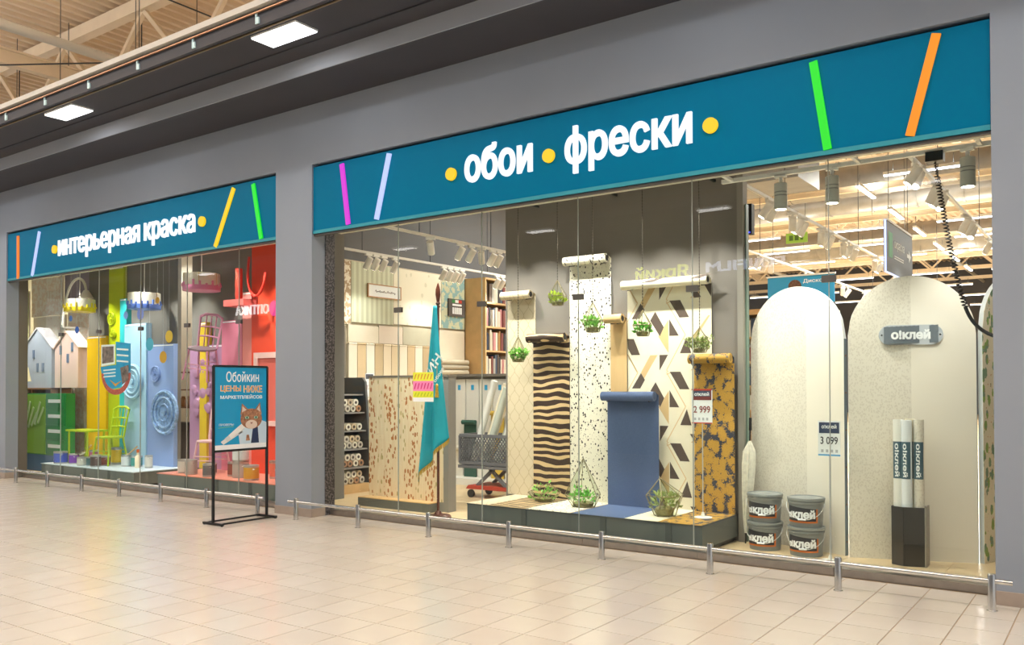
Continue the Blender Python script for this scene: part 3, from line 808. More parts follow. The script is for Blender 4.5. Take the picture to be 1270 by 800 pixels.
# cylinder spots at the window head, and unseen spot rows added above the displays
def head_spot():
    t = thing('cylinder_spotlight', 'grey cylinder spotlight', 'spotlight')
    mb = MB(); mb.box(-.05, .05, -.02, .02, -.03, 0); build('adapter', mb, whitelamp, t)
    mb = MB(); mb.tube([(0, 0, -.03), (0, .0, -.08)], .016, 10); build('stem', mb, whitelamp, t, True)
    mb = MB(); mb.lathe([(.05, -.31), (.056, -.31), (.056, -.195), (.0525, -.195), (.0525, -.185), (.056, -.185), (.056, -.165), (.0525, -.165), (.0525, -.155), (.056, -.155), (.056, -.085), (.05, -.08)], n=24)
    b = build('body', mb, M('cylinder_grey', '#c4c5bd', .5), t, True)
    for z in (-.19, -.16):
        mb = MB(); mb.lathe([(.0535, z-.005), (.0535, z+.005)], n=24); build('ring', mb, M('ring_grey', '#8c8f8b', .5), b)
    mb = MB(); mb.lathe([(.045, -.312), (.045, -.309)], n=20); build('lens', mb, lamp_glow, b)
    spot_light(t, (0, 0, -.33), (math.radians(22), 0, 0), SPOT_POWER*1.4, 95, .9)
    return t
hs = head_spot()
hp = [(-2.46, 'grey banded cylinder spotlight above the left arch, leftmost of three'), (-2.02, 'grey banded cylinder spotlight between the arches, middle of three'), (-.99, 'grey banded cylinder spotlight beside the coiled cable, rightmost of three')]
for i, (x, lab) in enumerate(hp):
    if i == 0: hs.location = (x, .78, 3.366); hs['label'] = lab; hs['group'] = 'cylinder spots at the window head'
    else: dup(hs, (x, .78, 3.366), (.3, -.25)[i-1], lab, 'cylinder spots at the window head')
mb = MB(); mb.box(-3.0, -.76, .76, .80, 3.355, 3.39)
for x in (-2.9, -1.8, -.9): mb.box(x-.015, x+.015, .44, .77, 3.36, 3.385)
single('lighting_track', mb, white, 'white lighting track along the window head holding the banded spotlights', 'track', (-3.0, .78, 3.355), 'white lighting tracks')
mb = MB(); mb.box(-7.6, -3.1, .60, .64, 3.66, 3.69)
single('lighting_track', mb, white, 'added unseen lighting track behind the window head above the wallpaper display', 'track', (-7.6, .62, 3.66), 'white lighting tracks')
for k in range(9):  # unseen spots added behind the header to light the wallpaper strips
    place_spot((-7.3+.5*k,   .62, 3.663), 20, 90, SPOT_POWER*2.4, 'added white spotlight hidden behind the window head to light the wallpaper rolls, %s from the left' % ORD[k], 'added unseen spots at the window head above the rolls')
mb = MB(); mb.box(-17.9, -8.7, .60, .64, 3.66, 3.69)
single('lighting_track', mb, white, 'added unseen lighting track behind the head of the left window', 'track', (-17.9, .62, 3.66), 'white lighting tracks')
for k in range(14):  # hidden row added to brighten the left window display
    place_spot((-17.6+.66*k,   .62, 3.663), 20, 90, SPOT_POWER*2.4, 'added white spotlight hidden behind the head of the left window, %s from the left' % ORD[k], 'added unseen spots at the left window head')

# linear lamps of the hall
def linear_lamp():
    t = thing('linear_lamp', 'long white tube lamp', 'lamp')
    mb = MB(); mb.box(-.6, .6, -.04, .04, .0, .05); build('housing', mb, whitelamp, t)
    mb = MB(); mb.box(-.59, .59, -.032, .032, -.02, 0); build('tube', mb, tube_glow, t)
    for s in (-1, 1):
        mb = MB(); mb.tube([(s*.45, 0, .05), (s*.45, 0, .22)], .004, 5); build('hanger_wire', mb, dark_metal, t)
    area('lamp_light', (0, 0, -.03), 1.18, .07, SHOP_LAMP_POWER, (1, .96, .92), parent=t)
    area('lamp_uplight', (0, 0, .06), 1.18, .07, SHOP_LAMP_POWER*.28, (1, .96, .92), (PI, 0, 0), parent=t)  # upward light added to brighten the hall roof
    return t
ll = linear_lamp(); first = True
lamps = []
for y in (8.45, 13.4, 15.7, 18.1, 22.6, 26.5, 30.5, 35):
    for x in (-11.5, -9.3, -7.2, -4.85, -2.65, -.2):
        if y == 8.45 and x in (-4.85, -7.2): continue
        lamps.append((x, y, 0))
for k in range(6): lamps.append((-3.78, 9.55+2.48*k, PI/2))
for x in (-7.4, -5.4):
    lamps.append((x, 5.2, 0))
rows = sorted({y for x, y, rz in lamps if not rz}); cnt = {}
for x, y, rz in lamps:
    key = 'r' if rz else y; cnt[key] = cnt.get(key, -1)+1
    lab = 'white tube lamp, %s from the front of the row running into the hall' % ORD[cnt[key]] if rz else 'white crosswise tube lamp, %s from the left in the %s row into the hall' % (ORD[cnt[key]], ORD[rows.index(y)])
    grp = 'tube lamps in the receding row' if rz else 'crosswise tube lamps of the hall'
    if first: ll.location = (x, y, 5.0); ll.rotation_euler = (0, 0, rz); ll['label'] = lab; ll['group'] = grp; first = False
    else: dup(ll, (x, y, 5.0), rz, lab, grp)
#@@PART3
# ================================================================== RIGHT WINDOW: WALLPAPER DISPLAY
ZP = .265
t = thing('display_platform', 'grey low platform under the hanging wallpaper strips', 'platform', (-4.4, .9, 0))
mb = MB(); mb.box(-5.735, -3.075, .46, 1.32, .05, .25); build('body', mb, grey_platform, t)
mb = MB(); mb.box(-5.70, -3.11, .50, 1.30, 0, .05); build('plinth', mb, black_plastic, t)
mb = MB(); mb.box(-5.735, -3.075, .45, 1.325, .25, ZP-.004); build('top', mb, M('platform_top', '#4c4e4d', .5), t)
for x in (-5.0, -4.08, -3.4):
    mb = MB(); mb.box(x-.03, x+.03, .452, .46, .05, .25); build('joint_cover', mb, M('joint_cover', '#4b5250', .5), t)
mb = MB(); mb.box(-5.86, -3.06, 1.34, 1.42, 0, 3.85); struct('wall_display', mb, display_wall)
mb = MB(); mb.box(-3.06, -3.0, 1.30, 1.42, 0, 3.85); struct('trim_13', mb, M('column_cover', '#8d877e', .5))
fin = MB(); fin.box(-2.998, -2.986, 1.35, 1.42, .0, 3.27); struct('window_3', fin, glass_edge)

def clip_poly(poly, x0, x1, z0, z1):
    def cl(p, f, inter):
        out = []
        for i in range(len(p)):
            a, b = p[i-1], p[i]
            if f(b):
                if not f(a): out.append(inter(a, b))
                out.append(b)
            elif f(a): out.append(inter(a, b))
        return out
    ix = lambda X: (lambda a, b: (X, a[1]+(b[1]-a[1])*(X-a[0])/(b[0]-a[0])))
    iz = lambda Z: (lambda a, b: (a[0]+(b[0]-a[0])*(Z-a[1])/(b[1]-a[1]), Z))
    for f, it in ((lambda p: p[0] >= x0, ix(x0)), (lambda p: p[0] <= x1, ix(x1)), (lambda p: p[1] >= z0, iz(z0)), (lambda p: p[1] <= z1, iz(z1))):
        if poly: poly = cl(poly, f, it)
    return poly

def wallpaper(label, x0, x1, y, ztop, mat, lay_y, fx=None, endmat=None):
    """a roll lying in brackets, its sheet hanging down behind it and running forward over the platform"""
    r = .048; yc = y-.105
    t = thing('wallpaper_roll', label, 'wallpaper', (x0, y, ZP))
    sh = MB(); sh.box(x0, x1, y-.0015, y, ZP, ztop+.02); s_ = build('hanging_sheet', sh, mat, t)
    ro = MB(); n = 24; ring = [(yc+r*math.cos(2*PI*k/n), ztop+.01+r*math.sin(2*PI*k/n)) for k in range(n)]
    ro.xprism(ring, x0-.005, x1+.005); rl = build('roll', ro, mat, t, True)
    ov = MB(); ov.xprism([(yc, ztop+.01+r-.0015), (y, ztop+.02-.0015), (y, ztop+.02), (yc, ztop+.01+r)], x0, x1); build('overhang', ov, mat, t)
    en = MB(); en.disc((x1+.005, yc, ztop+.01), r*.62, 'x', .002, 18); build('roll_core', en, endmat or M('roll_core_dark', '#2e2825', .7), rl)
    for xb in (x0+.06, x1-.06):
        br = MB(); br.bar((xb, y+.04, ztop-.02), (xb, yc, ztop-.042), .012, .012); build('bracket', br, dark_metal, t)
    if lay_y is not None:
        f0, f1 = fx or (x0, x1)
        la = MB(); la.box(f0+.001, f1-.001, lay_y, y-.002, ZP-.0035, ZP-.0008)
        build('floor_sheet', la, mat, t, fixn=True)
    return t, s_, rl
wallpaper('beige wallpaper strip with a fine ogee trellis, leftmost on the platform', -5.83, -5.44, 1.335, 2.53, wp_ogee, .455, (-5.73, -5.456))
wallpaper('dark brown and sand zebra striped wallpaper strip', -5.455, -4.975, 1.31, 2.03, wp_zebra, .455)
wallpaper('white wallpaper strip with black speckles, tallest of the strips', -4.972, -4.455, 1.315, 2.85, wp_dots, .455)
wallpaper('plain tan wallpaper strip behind the blue one', -4.456, -4.262, 1.30, 2.20, wp_tan, .455, (-4.456, -4.442))
_, gs, gr = wallpaper('cream wallpaper strip with brown triangles and parallelograms', -4.262, -3.33, 1.318, 2.54, wp_cream, .455, (-3.848, -3.505))
wallpaper('dark blue linen wallpaper strip, shortest of the strips', -4.44, -3.85, 1.20, 1.39, wp_blue, .455, None, M('roll_core_blue', '#46597f', .7))
wallpaper('gold tree damask wallpaper strip on dark blue, rightmost on the platform', -3.50, -3.085, 1.275, 1.76, wp_damask, .455, None, M('roll_core_gold', '#9a7a3a', .6))
# printed geometry on the cream sheet (flat print)
brown = M('print_brown', '#5b4c43', .6); tanp = M('print_tan', '#d9b784', .6); linep = M('print_line', '#e0c090', .6)
DK = [[(310, 183), (375, 183), (428, 290), (370, 290)], [(222, 245), (275, 345), (250, 400), (190, 300)], [(308, 295), (366, 400), (308, 400)],
      [(45, 408), (85, 410), (125, 512), (70, 512), (47, 470)], [(412, 410), (440, 508), (372, 508)], [(247, 515), (300, 515), (247, 612)],
      [(515, 530), (560, 530), (558, 610)], [(130, 625), (155, 668), (125, 722), (72, 722)], [(430, 560), (470, 560), (500, 610), (460, 612)]]
TN = [[(303, 300), (303, 505), (240, 400)], [(190, 515), (235, 515), (150, 660), (130, 622)], [(490, 555), (490, 612), (435, 612)], [(540, 285), (552, 285), (460, 430), (450, 410)]]
LN = [([(290, 185), (405, 395), (290, 610)], 3), ([(320, 110+75), (290, 200)], 3), ([(45, 300), (110, 185), (45, 70)], 3), ([(105, 620), (45, 510)], 3), ([(300, 620), (290, 610)], 3)]
gx = lambda c: -4.262+(c-45)/515*.932
gz = lambda c: 2.52-(c-95)*.00166
PER = 437
for mat, polys, off in ((brown, DK, .0006), (tanp, TN, .0004)):
    mb = MB()
    for rep in range(-1, 4):
        for p in polys:
            q = clip_poly([(gx(a), gz(b+rep*PER)) for a, b in p], -4.262, -3.33, ZP+.003, 2.52)
            if len(q) > 2: mb.prism(list(reversed(q)), 1.3165-off, 1.3165)
    build('printed_shapes', mb, mat, gs, fixn=True)
mb = MB()
for rep in range(-1, 4):
    for p, wd in LN:
        for a, b in zip(p[:-1], p[1:]):
            A = (gx(a[0]), gz(a[1]+rep*PER)); B = (gx(b[0]), gz(b[1]+rep*PER)); d = Vector((B[0]-A[0], B[1]-A[1])).normalized()*.005; nx, nz = -d.y, d.x
            q = clip_poly([(A[0]+nx, A[1]+nz), (B[0]+nx, B[1]+nz), (B[0]-nx, B[1]-nz), (A[0]-nx, A[1]-nz)], -4.262, -3.33, ZP+.003, 2.52)
            if len(q) > 2: mb.prism(q, 1.3163, 1.3165)
build('printed_lines', mb, linep, gs, fixn=True)
mb = MB()
for x in (-4.02, -3.52):
    for k in range(7):
        a0 = PI+.15+k*.22; a1 = a0+.22; r_ = .0487; cy, cz = 1.213, 2.55; x2 = x+.03*k
        mb.add([(x2, cy+r_*math.cos(a0), cz-r_*math.sin(a0)), (x2+.13, cy+r_*math.cos(a0), cz-r_*math.sin(a0)), (x2+.16, cy+r_*math.cos(a1), cz-r_*math.sin(a1)), (x2+.03, cy+r_*math.cos(a1), cz-r_*math.sin(a1))], [(0, 1, 2, 3)])
build('printed_shapes', mb, brown, gr, fixn=True)

# terrariums
def leaves(mb, c, r, n, size, up=.4, sq=1.):
    for i in range(n):
        a = random.uniform(0, 2*PI); e = random.uniform(-.2, 1)*PI/2*.8; d = Vector((math.cos(a)*math.cos(e), math.sin(a)*math.cos(e), math.sin(e)*sq))
        p = Vector(c)+d*r*random.uniform(.35, 1); ax = (d+Vector((random.uniform(-.6, .6), random.uniform(-.6, .6), up))).normalized()
        sd = ax.cross(Vector((random.uniform(-1, 1), random.uniform(-1, 1), random.uniform(-1, 1)))).normalized(); s_ = size*random.uniform(.6, 1.2); nn = ax.cross(sd)*s_*.12
        mb.add([p, p+ax*s_*.5+sd*s_*.28+nn, p+ax*s_, p+ax*s_*.5-sd*s_*.28+nn], [(0, 1, 2), (0, 2, 3)])
def terrarium(label, loc, rb, rm, hb, hm, ht, leafmat, hang=None, n=5, squash=1., group=None, nl=90, tilt=0, trail=0):
    t = thing('terrarium', label, 'terrarium', loc, group); x, y, z = loc
    A = [Vector((x+rb*math.cos(2*PI*k/n+.3), y+rb*math.sin(2*PI*k/n+.3)*squash, z+.002)) for k in range(n)]
    B = [Vector((x+rm*math.cos(2*PI*(k+.5)/n+.3), y+rm*math.sin(2*PI*(k+.5)/n+.3)*squash, z+hm)) for k in range(n)]
    T = Vector((x+tilt, y, z+ht)); E = []
    for k in range(n): E += [(A[k], A[(k+1) % n]), (A[k], B[k]), (A[(k+1) % n], B[k]), (B[k], B[(k+1) % n]), (B[k], T)]
    fr = MB()
    for a, b in E: fr.tube([a, b], .0035, 5)
    build('wire_frame', fr, wire_m, t)
    gl = MB()
    for k in range(n):
        gl.add([A[k], A[(k+1) % n], B[k]], [(0, 1, 2)]); gl.add([A[(k+1) % n], B[(k+1) % n], B[k]], [(0, 1, 2)])
        if k not in (3,): gl.add([B[k], B[(k+1) % n], T], [(0, 1, 2)])
    gl.add(A, [tuple(range(n-1, -1, -1))]); build('glass', gl, terr_glass, t)
    so = MB(); so.lathe([(rb*.8, .006), (rb*.95, hm*.35), (rb*.6, hm*.45), (0, hm*.5)], (x, y, z), 10); build('soil', so, moss, t, True)
    pl = MB(); leaves(pl, (x, y, z+hm*.5), rm*.72, nl, .06)
    for k in range(trail):
        a = random.uniform(0, 2*PI); p = Vector((x+rm*.9*math.cos(a), y+rm*.9*math.sin(a), z+hm*random.uniform(.5, 1.3))); leaves(pl, p, .03, 8, .04)
    build('plant', pl, leafmat, t)
    if hang:
        ch = MB(); ch.tube([T, (T.x, T.y, hang)], .0022, 5)
        for k in range(int((hang-T.z)/.03)): ch.tube([(T.x, T.y, T.z+.03*k), (T.x, T.y, T.z+.03*k+.012)], .005, 5)
        build('chain', ch, M('chain_dark', '#4a443c', .5, .5), t)
    return t
t = thing('hanging_rail', 'dark rail above the wallpaper strips from which the terrariums hang', 'rail', (-4.3, .95, 3.52))
mb = MB(); mb.box(-5.7, -3.1, .935, .965, 3.52, 3.55); build('bar', mb, dark_metal, t)
for x in (-5.4, -4.4, -3.3): mb = MB(); mb.box(x-.012, x+.012, .965, 1.345, 3.525, 3.549); build('bracket', mb, dark_metal, t)
HG = 'glass terrariums hung from chains'
terrarium('hanging glass terrarium with yellow green succulents above the zebra strip', (-4.90, .95, 2.36), .06, .105, .0, .10, .27, M('leaf_yellow', '#b7cc3e', .5, var=.3, vscale=40), 3.525, group=HG, nl=70)
terrarium('hanging glass terrarium with a green fern before the speckled strip', (-4.47, .95, 2.06), .07, .115, .0, .12, .31, green_leaf, 3.525, group=HG, trail=4)
terrarium('hanging glass terrarium with a bright leafy plant before the cream triangle strip', (-3.90, .95, 2.0), .06, .10, .0, .11, .26, M('leaf_bright', '#62b92f', .5, var=.3, vscale=40), 3.525, group=HG, nl=60)
terrarium('hanging glass terrarium with a trailing plant above the gold damask roll', (-3.30, .95, 1.82), .06, .11, .0, .10, .24, green_leaf2, 3.525, group=HG, trail=10)
terrarium('hanging glass terrarium with a trailing fern before the beige trellis strip', (-5.41, .95, 1.77), .06, .10, .0, .09, .28, green_leaf, 3.525, group=HG, trail=14)
PG = 'glass terrariums standing on the platform'
terrarium('low faceted terrarium with light green leaves standing before the zebra strip', (-5.12, 1.02, ZP), .10, .20, .0, .10, .20, green_leaf, None, 6, .8, PG, 40, .06)
terrarium('tall pointed terrarium with succulents standing before the speckled strip', (-4.56, .90, ZP), .12, .20, .0, .12, .50, M('leaf_mint', '#73c04a', .5, var=.4, vscale=40), None, 5, .9, PG, 80)
terrarium('round faceted terrarium with grey green leaves before the cream triangle strip', (-3.60, .80, ZP), .10, .19, .0, .20, .36, green_leaf2, None, 6, 1., PG, 110, -.05)

# price stands
def price_stand(label, x, y, zb, h, w_, ztop, price, red, hd):
    t = thing('price_stand', label, 'price sign', (x, y, zb))
    mb = MB(); mb.lathe([(.085, 0), (.085, .006), (.02, .012), (.012, .05), (.006, .052)], (x, y, zb), 24); build('base', mb, white, t, True)
    mb = MB(); mb.tube([(x, y, zb+.05), (x, y, ztop-.02)], .0055, 8); build('pole', mb, M('pole_silver', '#c7c8c8', .35, .4), t, True)
    x0, x1, z0, z1 = x-w_/2, x+w_/2, ztop-h, ztop; yf = y-.012
    mb = MB(); mb.box(x0, x1, yf, yf+.004, z0, z1); c = build('card', mb, pw, t)
    hm = M('price_head_red', '#7d3a3a', .5) if red else M('price_head_dark', '#4a5058', .5)
    mb = MB(); mb.box(x0+.008, x1-.008, yf-.001, yf, z1-.105, z1-.012); build('heading', mb, hm, c)
    if red:
        mb = MB(); mb.box(x0, x1, yf-.0008, yf, z1-.012, z1); mb.box(x0, x1, yf-.0008, yf, z0, z0+.01); build('red_edge', mb, M('edge_red', '#c0392b', .5), c)
        mb = MB(); mb.box(x0+.02, x1-.02, yf-.0016, yf-.001, z1-.07, z1-.02); build('heading_box', mb, M('price_head_dark', '#3d4a66', .5), c)
    else:
        mb = MB(); mb.box(x0, x1, yf-.0008, yf, z0, z0+.014); build('blue_edge', mb, M('edge_blue', '#5aa9dc', .5), c)
    mb = fit_text('о!клей', x0+.03, x1-.03, z1-.065, z1-.03, .02, .0006); mb.xform(lambda p: Vector((p.x, yf-.002+p.y, p.z))); build('lettering', mb, pw, c)
    mb = fit_text(price, x0+.02, x1-.02, z0+.10, z0+.165, .012, .0006); mb.xform(lambda p: Vector((p.x, yf-.001+p.y, p.z))); build('price', mb, M('price_red', '#8c3430', .5) if red else M('price_dark', '#3a3d42', .5), c)
    for k in range(4):
        mb = MB(); mb.box(x0+.025+.04*k, x0+.045+.04*k, yf-.0008, yf, z0+.03, z0+.055); build('icon', mb, M('icon_grey', '#b9bdc2', .5), c)
    return t
price_stand('price sign on a pole reading 2 999 in front of the gold damask strip', -3.255, .90, ZP, .325, .205, 1.475, '2 999', True, 0)
price_stand('price sign on a pole reading 3 099 beside the paste buckets', -2.08, .86, 0, .30, .185, 1.2, '3 099', False, 0)

# ================================================================== ARCHED PANELS, BUCKETS, ROLLS
def arch_outline(x0, x1, w_, h, n=32):
    """arch of width w_, cut to x0..x1"""
    pts = []; r = w_/2; sp = h-r
    xs = [x0+(x1-x0)*k/n for k in range(n+1)]
    top = [(x, sp+math.sqrt(max(0, r*r-(x-r)**2))) for x in xs]
    return [(x0, 0), (x1, 0)]+list(reversed(top))
def arch_panel(label, p0, p1, h, mats, split=.5, sheet=False):
    p0 = Vector(p0); p1 = Vector(p1); w_ = (p1-p0).length
    t = thing('arched_panel', label, 'panel', (0, 0, 0))
    mb = MB(); mb.prism(arch_outline(0, w_, w_, h), 0, .038); build('board', mb, M('panel_core', '#cfd3d4', .5), t)
    if len(mats) == 1:
        mb = MB(); mb.prism(arch_outline(0, w_, w_, h), -.002, 0); build('wallpaper_sheet', mb, mats[0], t)
    else:
        mb = MB(); mb.prism(arch_outline(0, w_*split, w_, h), -.0022, 0); build('wallpaper_sheet', mb, mats[0], t, label='patterned left half')
        mb = MB(); mb.prism(arch_outline(w_*split, w_, w_, h), -.002, 0); build('wallpaper_sheet', mb, mats[1], t, label='plain right half')
    mb = MB(); mb.box(w_, w_+.004, -.002, .04, 0, h-w_/2); build('edge_strip', mb, M('edge_bluegrey', '#71828e', .35, .6), t)
    for k in range(6):
        mb = MB(); mb.disc((w_+.004, .018, .12+.33*k), .008, 'x', .003, 10); build('screw', mb, M('screw_rust', '#7d5a48', .5), t)
    t.location = (p0.x, p0.y, 0); t.rotation_euler = (0, 0, math.atan2(p1.y-p0.y, p1.x-p0.x))
    return t
P1a, P1b = (-3.0, 1.50), (-2.035, 1.17)
P2a, P2b = (-1.985, 1.12), (-1.03, 1.46)
arch_panel('tall cream arched panel behind the grey paste buckets', P1a, P1b, 2.43, [wp_archtex, wp_archplain], .62)
arch_panel('tall cream arched panel carrying a dark name plate', P2a, P2b, 2.45, [wp_archtex, wp_archplain], .5)
arch_panel('arched panel with green fern wallpaper at the right window edge', (-.985, 1.47), (-.63, 2.40), 2.45, [wp_fern])
# name plate on the middle panel
t = thing('name_plate', 'curled grey plate with white lettering о!клей on the middle arch', 'sign', (0, 0, 0))
def stad(x0, x1, z0, z1, n=10):
    r = (z1-z0)/2; zc = (z0+z1)/2
    return [(x1-r+r*math.cos(a), zc+r*math.sin(a)) for a in [-PI/2+PI*k/n for k in range(n+1)]]+[(x0+r+r*math.cos(a), zc+r*math.sin(a)) for a in [PI/2+PI*k/n for k in range(n+1)]]
mb = MB(); mb.prism(stad(-.255, .255, -.085, .085), -.012, 0); build('backing', mb, M('plate_pale', '#c3c9cf', .4), t)
mb = MB(); n = 12; lay = []
for k in range(n+1):
    x = -.215+.43*k/n; lay.append((x, -.022-.012*math.sin(PI*k/n*2)))
for i in range(n):
    (xa, ya), (xb, yb) = lay[i], lay[i+1]
    mb.add([(xa, ya, -.078+.01*i/n), (xb, yb, -.078+.01*(i+1)/n), (xb, yb, .072+.012*(i+1)/n), (xa, ya, .068+.012*i/n)], [(0, 1, 2, 3)])
cs = build('curled_sheet', mb, M('plate_grey', '#6f7880', .45), t)
mb = fit_text('о!клей', -.16, .155, -.04, .045, .05, .001); mb.xform(lambda p: Vector((p.x, p.y-.0255-.012*math.sin(PI*(p.x+.215)/.43*2), p.z))); build('lettering', mb, pw, cs)
for s in (-1, 1):
    mb = MB(); mb.disc((.232*s, -.012, 0), .008, 'y', .003, 10); build('screw', mb, steel, t)
ang2 = math.atan2(P2b[1]-P2a[1], P2b[0]-P2a[0]); mid = Vector((P2a[0], P2a[1], 0)).lerp(Vector((P2b[0], P2b[1], 0)), .497)
t.location = (mid.x+.004*math.sin(ang2), mid.y-.006, 1.94); t.rotation_euler = (0, 0, ang2)

# buckets of paste
bucket_m = M('bucket_grey', '#878b8b', .45, var=.03, vscale=20); lid_m = M('bucket_lid', '#8f9392', .45)
blab = M('bucket_label', '#33343a', .45); borg = M('bucket_orange', '#d2712c', .45)
def wrap(mb, r, y0=0):
    return mb.xform(lambda p: Vector(((r-p.y)*math.sin(p.x/r), -(r-p.y)*math.cos(p.x/r), p.z)))
def patch(x0, x1, z0, z1, r, off, n=14, slope=0):
    mb = MB()
    for k in range(n):
        xa = x0+(x1-x0)*k/n; xb = x0+(x1-x0)*(k+1)/n
        mb.add([(xa, -off, z0), (xb, -off, z0), (xb, -off, z1+slope*(xb-x0)), (xa, -off, z1+slope*(xa-x0))], [(0, 1, 2, 3)])
    return wrap(mb, r)
def bucket():
    t = thing('paste_bucket', 'grey bucket', 'bucket')
    mb = MB(); mb.lathe([(.138, 0), (.150, .20), (.158, .203), (.158, .222), (.150, .225), (.150, .232)], n=36); b = build('body', mb, bucket_m, t, True)
    mb = MB(); mb.lathe([(.150, .228), (.160, .228), (.163, .240), (.160, .254), (.150, .256), (.146, .247), (.0, .247)], n=36); build('lid', mb, lid_m, t, True)
    R_ = .146
    o = build('label', patch(-.165, .125, .04, .195, R_, .0015, slope=-.09), borg, t, label='orange edged dark label')
    build('label_field', patch(-.165, .108, .055, .186, R_, .003, slope=-.09), blab, o)
    m2 = fit_text('клей', -.10, .098, .078, .155, .05, .0006); build('lettering', wrap(m2.xform(lambda p: Vector((p.x, p.y-.004, p.z))), R_), pw, o)
    m2 = fit_text('о!', -.158, -.108, .078, .138, .05, .0006); build('lettering', wrap(m2.xform(lambda p: Vector((p.x, p.y-.004, p.z))), R_), pw, o)
    h = MB(); pts = []
    for k in range(17):
        a = PI*k/16; pts.append((-.163*math.cos(a), -.035-.135*math.sin(a)*.95, .205-.135*math.sin(a)))
    h.tube(pts, .0028, 6); hd = build('handle', h, M('wire_white', '#d8d8d6', .4), t, True)
    g = MB(); g.tube([(-.045, -.163, .072), (.02, -.163, .072)], .0085, 10); build('grip', g, pw, hd, True)
    return t
bk = bucket(); BG = 'grey paste buckets stacked in twos'
bl = [((-2.735, 1.11, 0), .17, 'bottom grey paste bucket of the left stack'), ((-2.735, 1.11, .258), .24, 'top grey paste bucket of the left stack'),
      ((-2.335, 1.035, 0), .18, 'bottom grey paste bucket of the right stack, beside the pole'), ((-2.335, 1.035, .258), .14, 'top grey paste bucket of the right stack, beside the pole')]
for i, (l_, rz, lab) in enumerate(bl):
    if i == 0: bk.location = l_; bk.rotation_euler = (0, 0, rz); bk['label'] = lab; bk['group'] = BG
    else: dup(bk, l_, rz, lab, BG)

# black holder with wallpaper rolls
t = thing('roll_holder', 'black box holder for upright wallpaper rolls before the middle arch', 'holder', (-1.49, 1.08, 0))
o_ = [(-1.62, 1.03), (-1.52, .985), (-1.362, 1.03), (-1.362, 1.165), (-1.62, 1.165)]
bm_ = M('holder_black', '#33312f', .15, spec=.6)
for a, b in zip(o_, o_[1:]+o_[:1]):
    mb = MB(); mb.bar((a[0], a[1], .245), (b[0], b[1], .245), .006, .49); build('side_panel', mb, bm_, t)
mb = MB(); mb.box(-1.365, -1.352, 1.02, 1.165, 0, .50); build('edge_panel', mb, M('holder_edge', '#8d8880', .4), t)
mb = MB(); mb.vprism(o_, .004, .012); build('bottom', mb, bm_, t)
RG = 'upright wallpaper rolls in the black holder'
rolls = [(-1.573, 1.075, 1.215, paper_white, 'upright white wallpaper roll at the left of the black holder', .1), (-1.502, 1.045, 1.21, M('roll_cold_white', '#eef2f6', .5), 'upright glossy white wallpaper roll in the middle of the black holder', .05),
         (-1.415, 1.08, 1.215, wp_archtex, 'upright grey patterned wallpaper roll at the right of the black holder', .25), (-1.49, 1.125, 1.22, wp_cream, 'upright cream wallpaper roll at the back of the black holder', 0)]
for x, y, z1, mt, lab, rot in rolls:
    t = thing('wallpaper_roll', lab, 'wallpaper roll', (0, 0, 0), RG); r = .041
    mb = MB(); mb.lathe([(.018, .02), (r, .014), (r, z1), (.02, z1), (.018, z1-.05), (0, z1-.05)], n=24); build('body', mb, mt, t, True)
    build('label', patch(-.055, .03, .72, 1.03, r, .001, 10), M('roll_label', '#4f6b78', .45), t, label='slate blue label')
    m2 = fit_text('о!клей', -.28/2, .28/2, -.018, .018, .03, .0004)
    m2.xform(lambda p: Vector((p.z-.012, p.y-.002, .875-p.x))); build('lettering', wrap(m2, r), pw, t)
    t.location = (x, y, 0.002); t.rotation_euler = (0, 0, rot+.15)

# coiled black cable hanging at the window head
t = thing('coiled_cable', 'black coiled cable hanging from the window head', 'cable', (-1.223, .8, 3.3))
mb = MB(); mb.box(-1.29, -1.16, .75, .85, 3.29, 3.368); build('socket', mb, black_plastic, t)
def bez(P, n):
    out = []
    for k in range(n+1):
        s = k/n; out.append(sum((Vector(p)*c for p, c in zip(P, ((1-s)**3, 3*s*(1-s)**2, 3*s*s*(1-s), s**3))), Vector((0, 0, 0))))
    return out
path = bez([(-1.225, .8, 3.29), (-1.19, .8, 3.0), (-1.12, .8, 2.5), (-1.02, .8, 2.12)], 500)
co = []
for k, p in enumerate(path):
    s = k/500; den = 2*PI*44*s; r = .018*(1 if s > .12 else .35); co.append(p+Vector((r*math.cos(den), r*math.sin(den), 0)))
mb = MB(); mb.tube(co, .0055, 5); build('coil', mb, black_plastic, t, True)
mb = MB(); mb.tube(bez([(-1.02, .8, 2.12), (-.97, .8, 1.96), (-.89, .8, 1.90), (-.76, .8, 1.86)], 20), .014, 8); build('lead', mb, black_plastic, t, True)

# folded umbrella behind the display column
t = thing('folded_umbrella', 'folded pale umbrella leaning behind the display column', 'umbrella', (-2.93, 1.25, 0))
mb = MB(); n = 24; prof = [(.012, .10), (.028, .25), (.045, .5), (.055, .75), (.05, .88), (.022, .95), (.012, .98)]; vs = []
for r, z in prof:
    for k in range(n):
        a = 2*PI*k/n; q = r*(1+.22*math.sin(8*a)); vs.append((-2.93+.05*(z-.9)+q*math.cos(a), 1.25+q*math.sin(a), z))
fs = [(i*n+k, i*n+(k+1) % n, (i+1)*n+(k+1) % n, (i+1)*n+k) for i in range(len(prof)-1) for k in range(n)]
mb.add(vs, fs); build('canopy', mb, M('umbrella_pale', '#e4dfcf', .5, var=.12, vscale=25), t, True)
mb = MB(); mb.tube([(-2.975, 1.25, 0), (-2.925, 1.25, 1.0), (-2.92, 1.25, 1.12)], .007, 8); build('shaft', mb, black_plastic, t, True)
mb = MB(); mb.tube([(-2.92, 1.25, 1.08), (-2.918, 1.25, 1.2)], .014, 8); build('grip', mb, black_plastic, t, True)

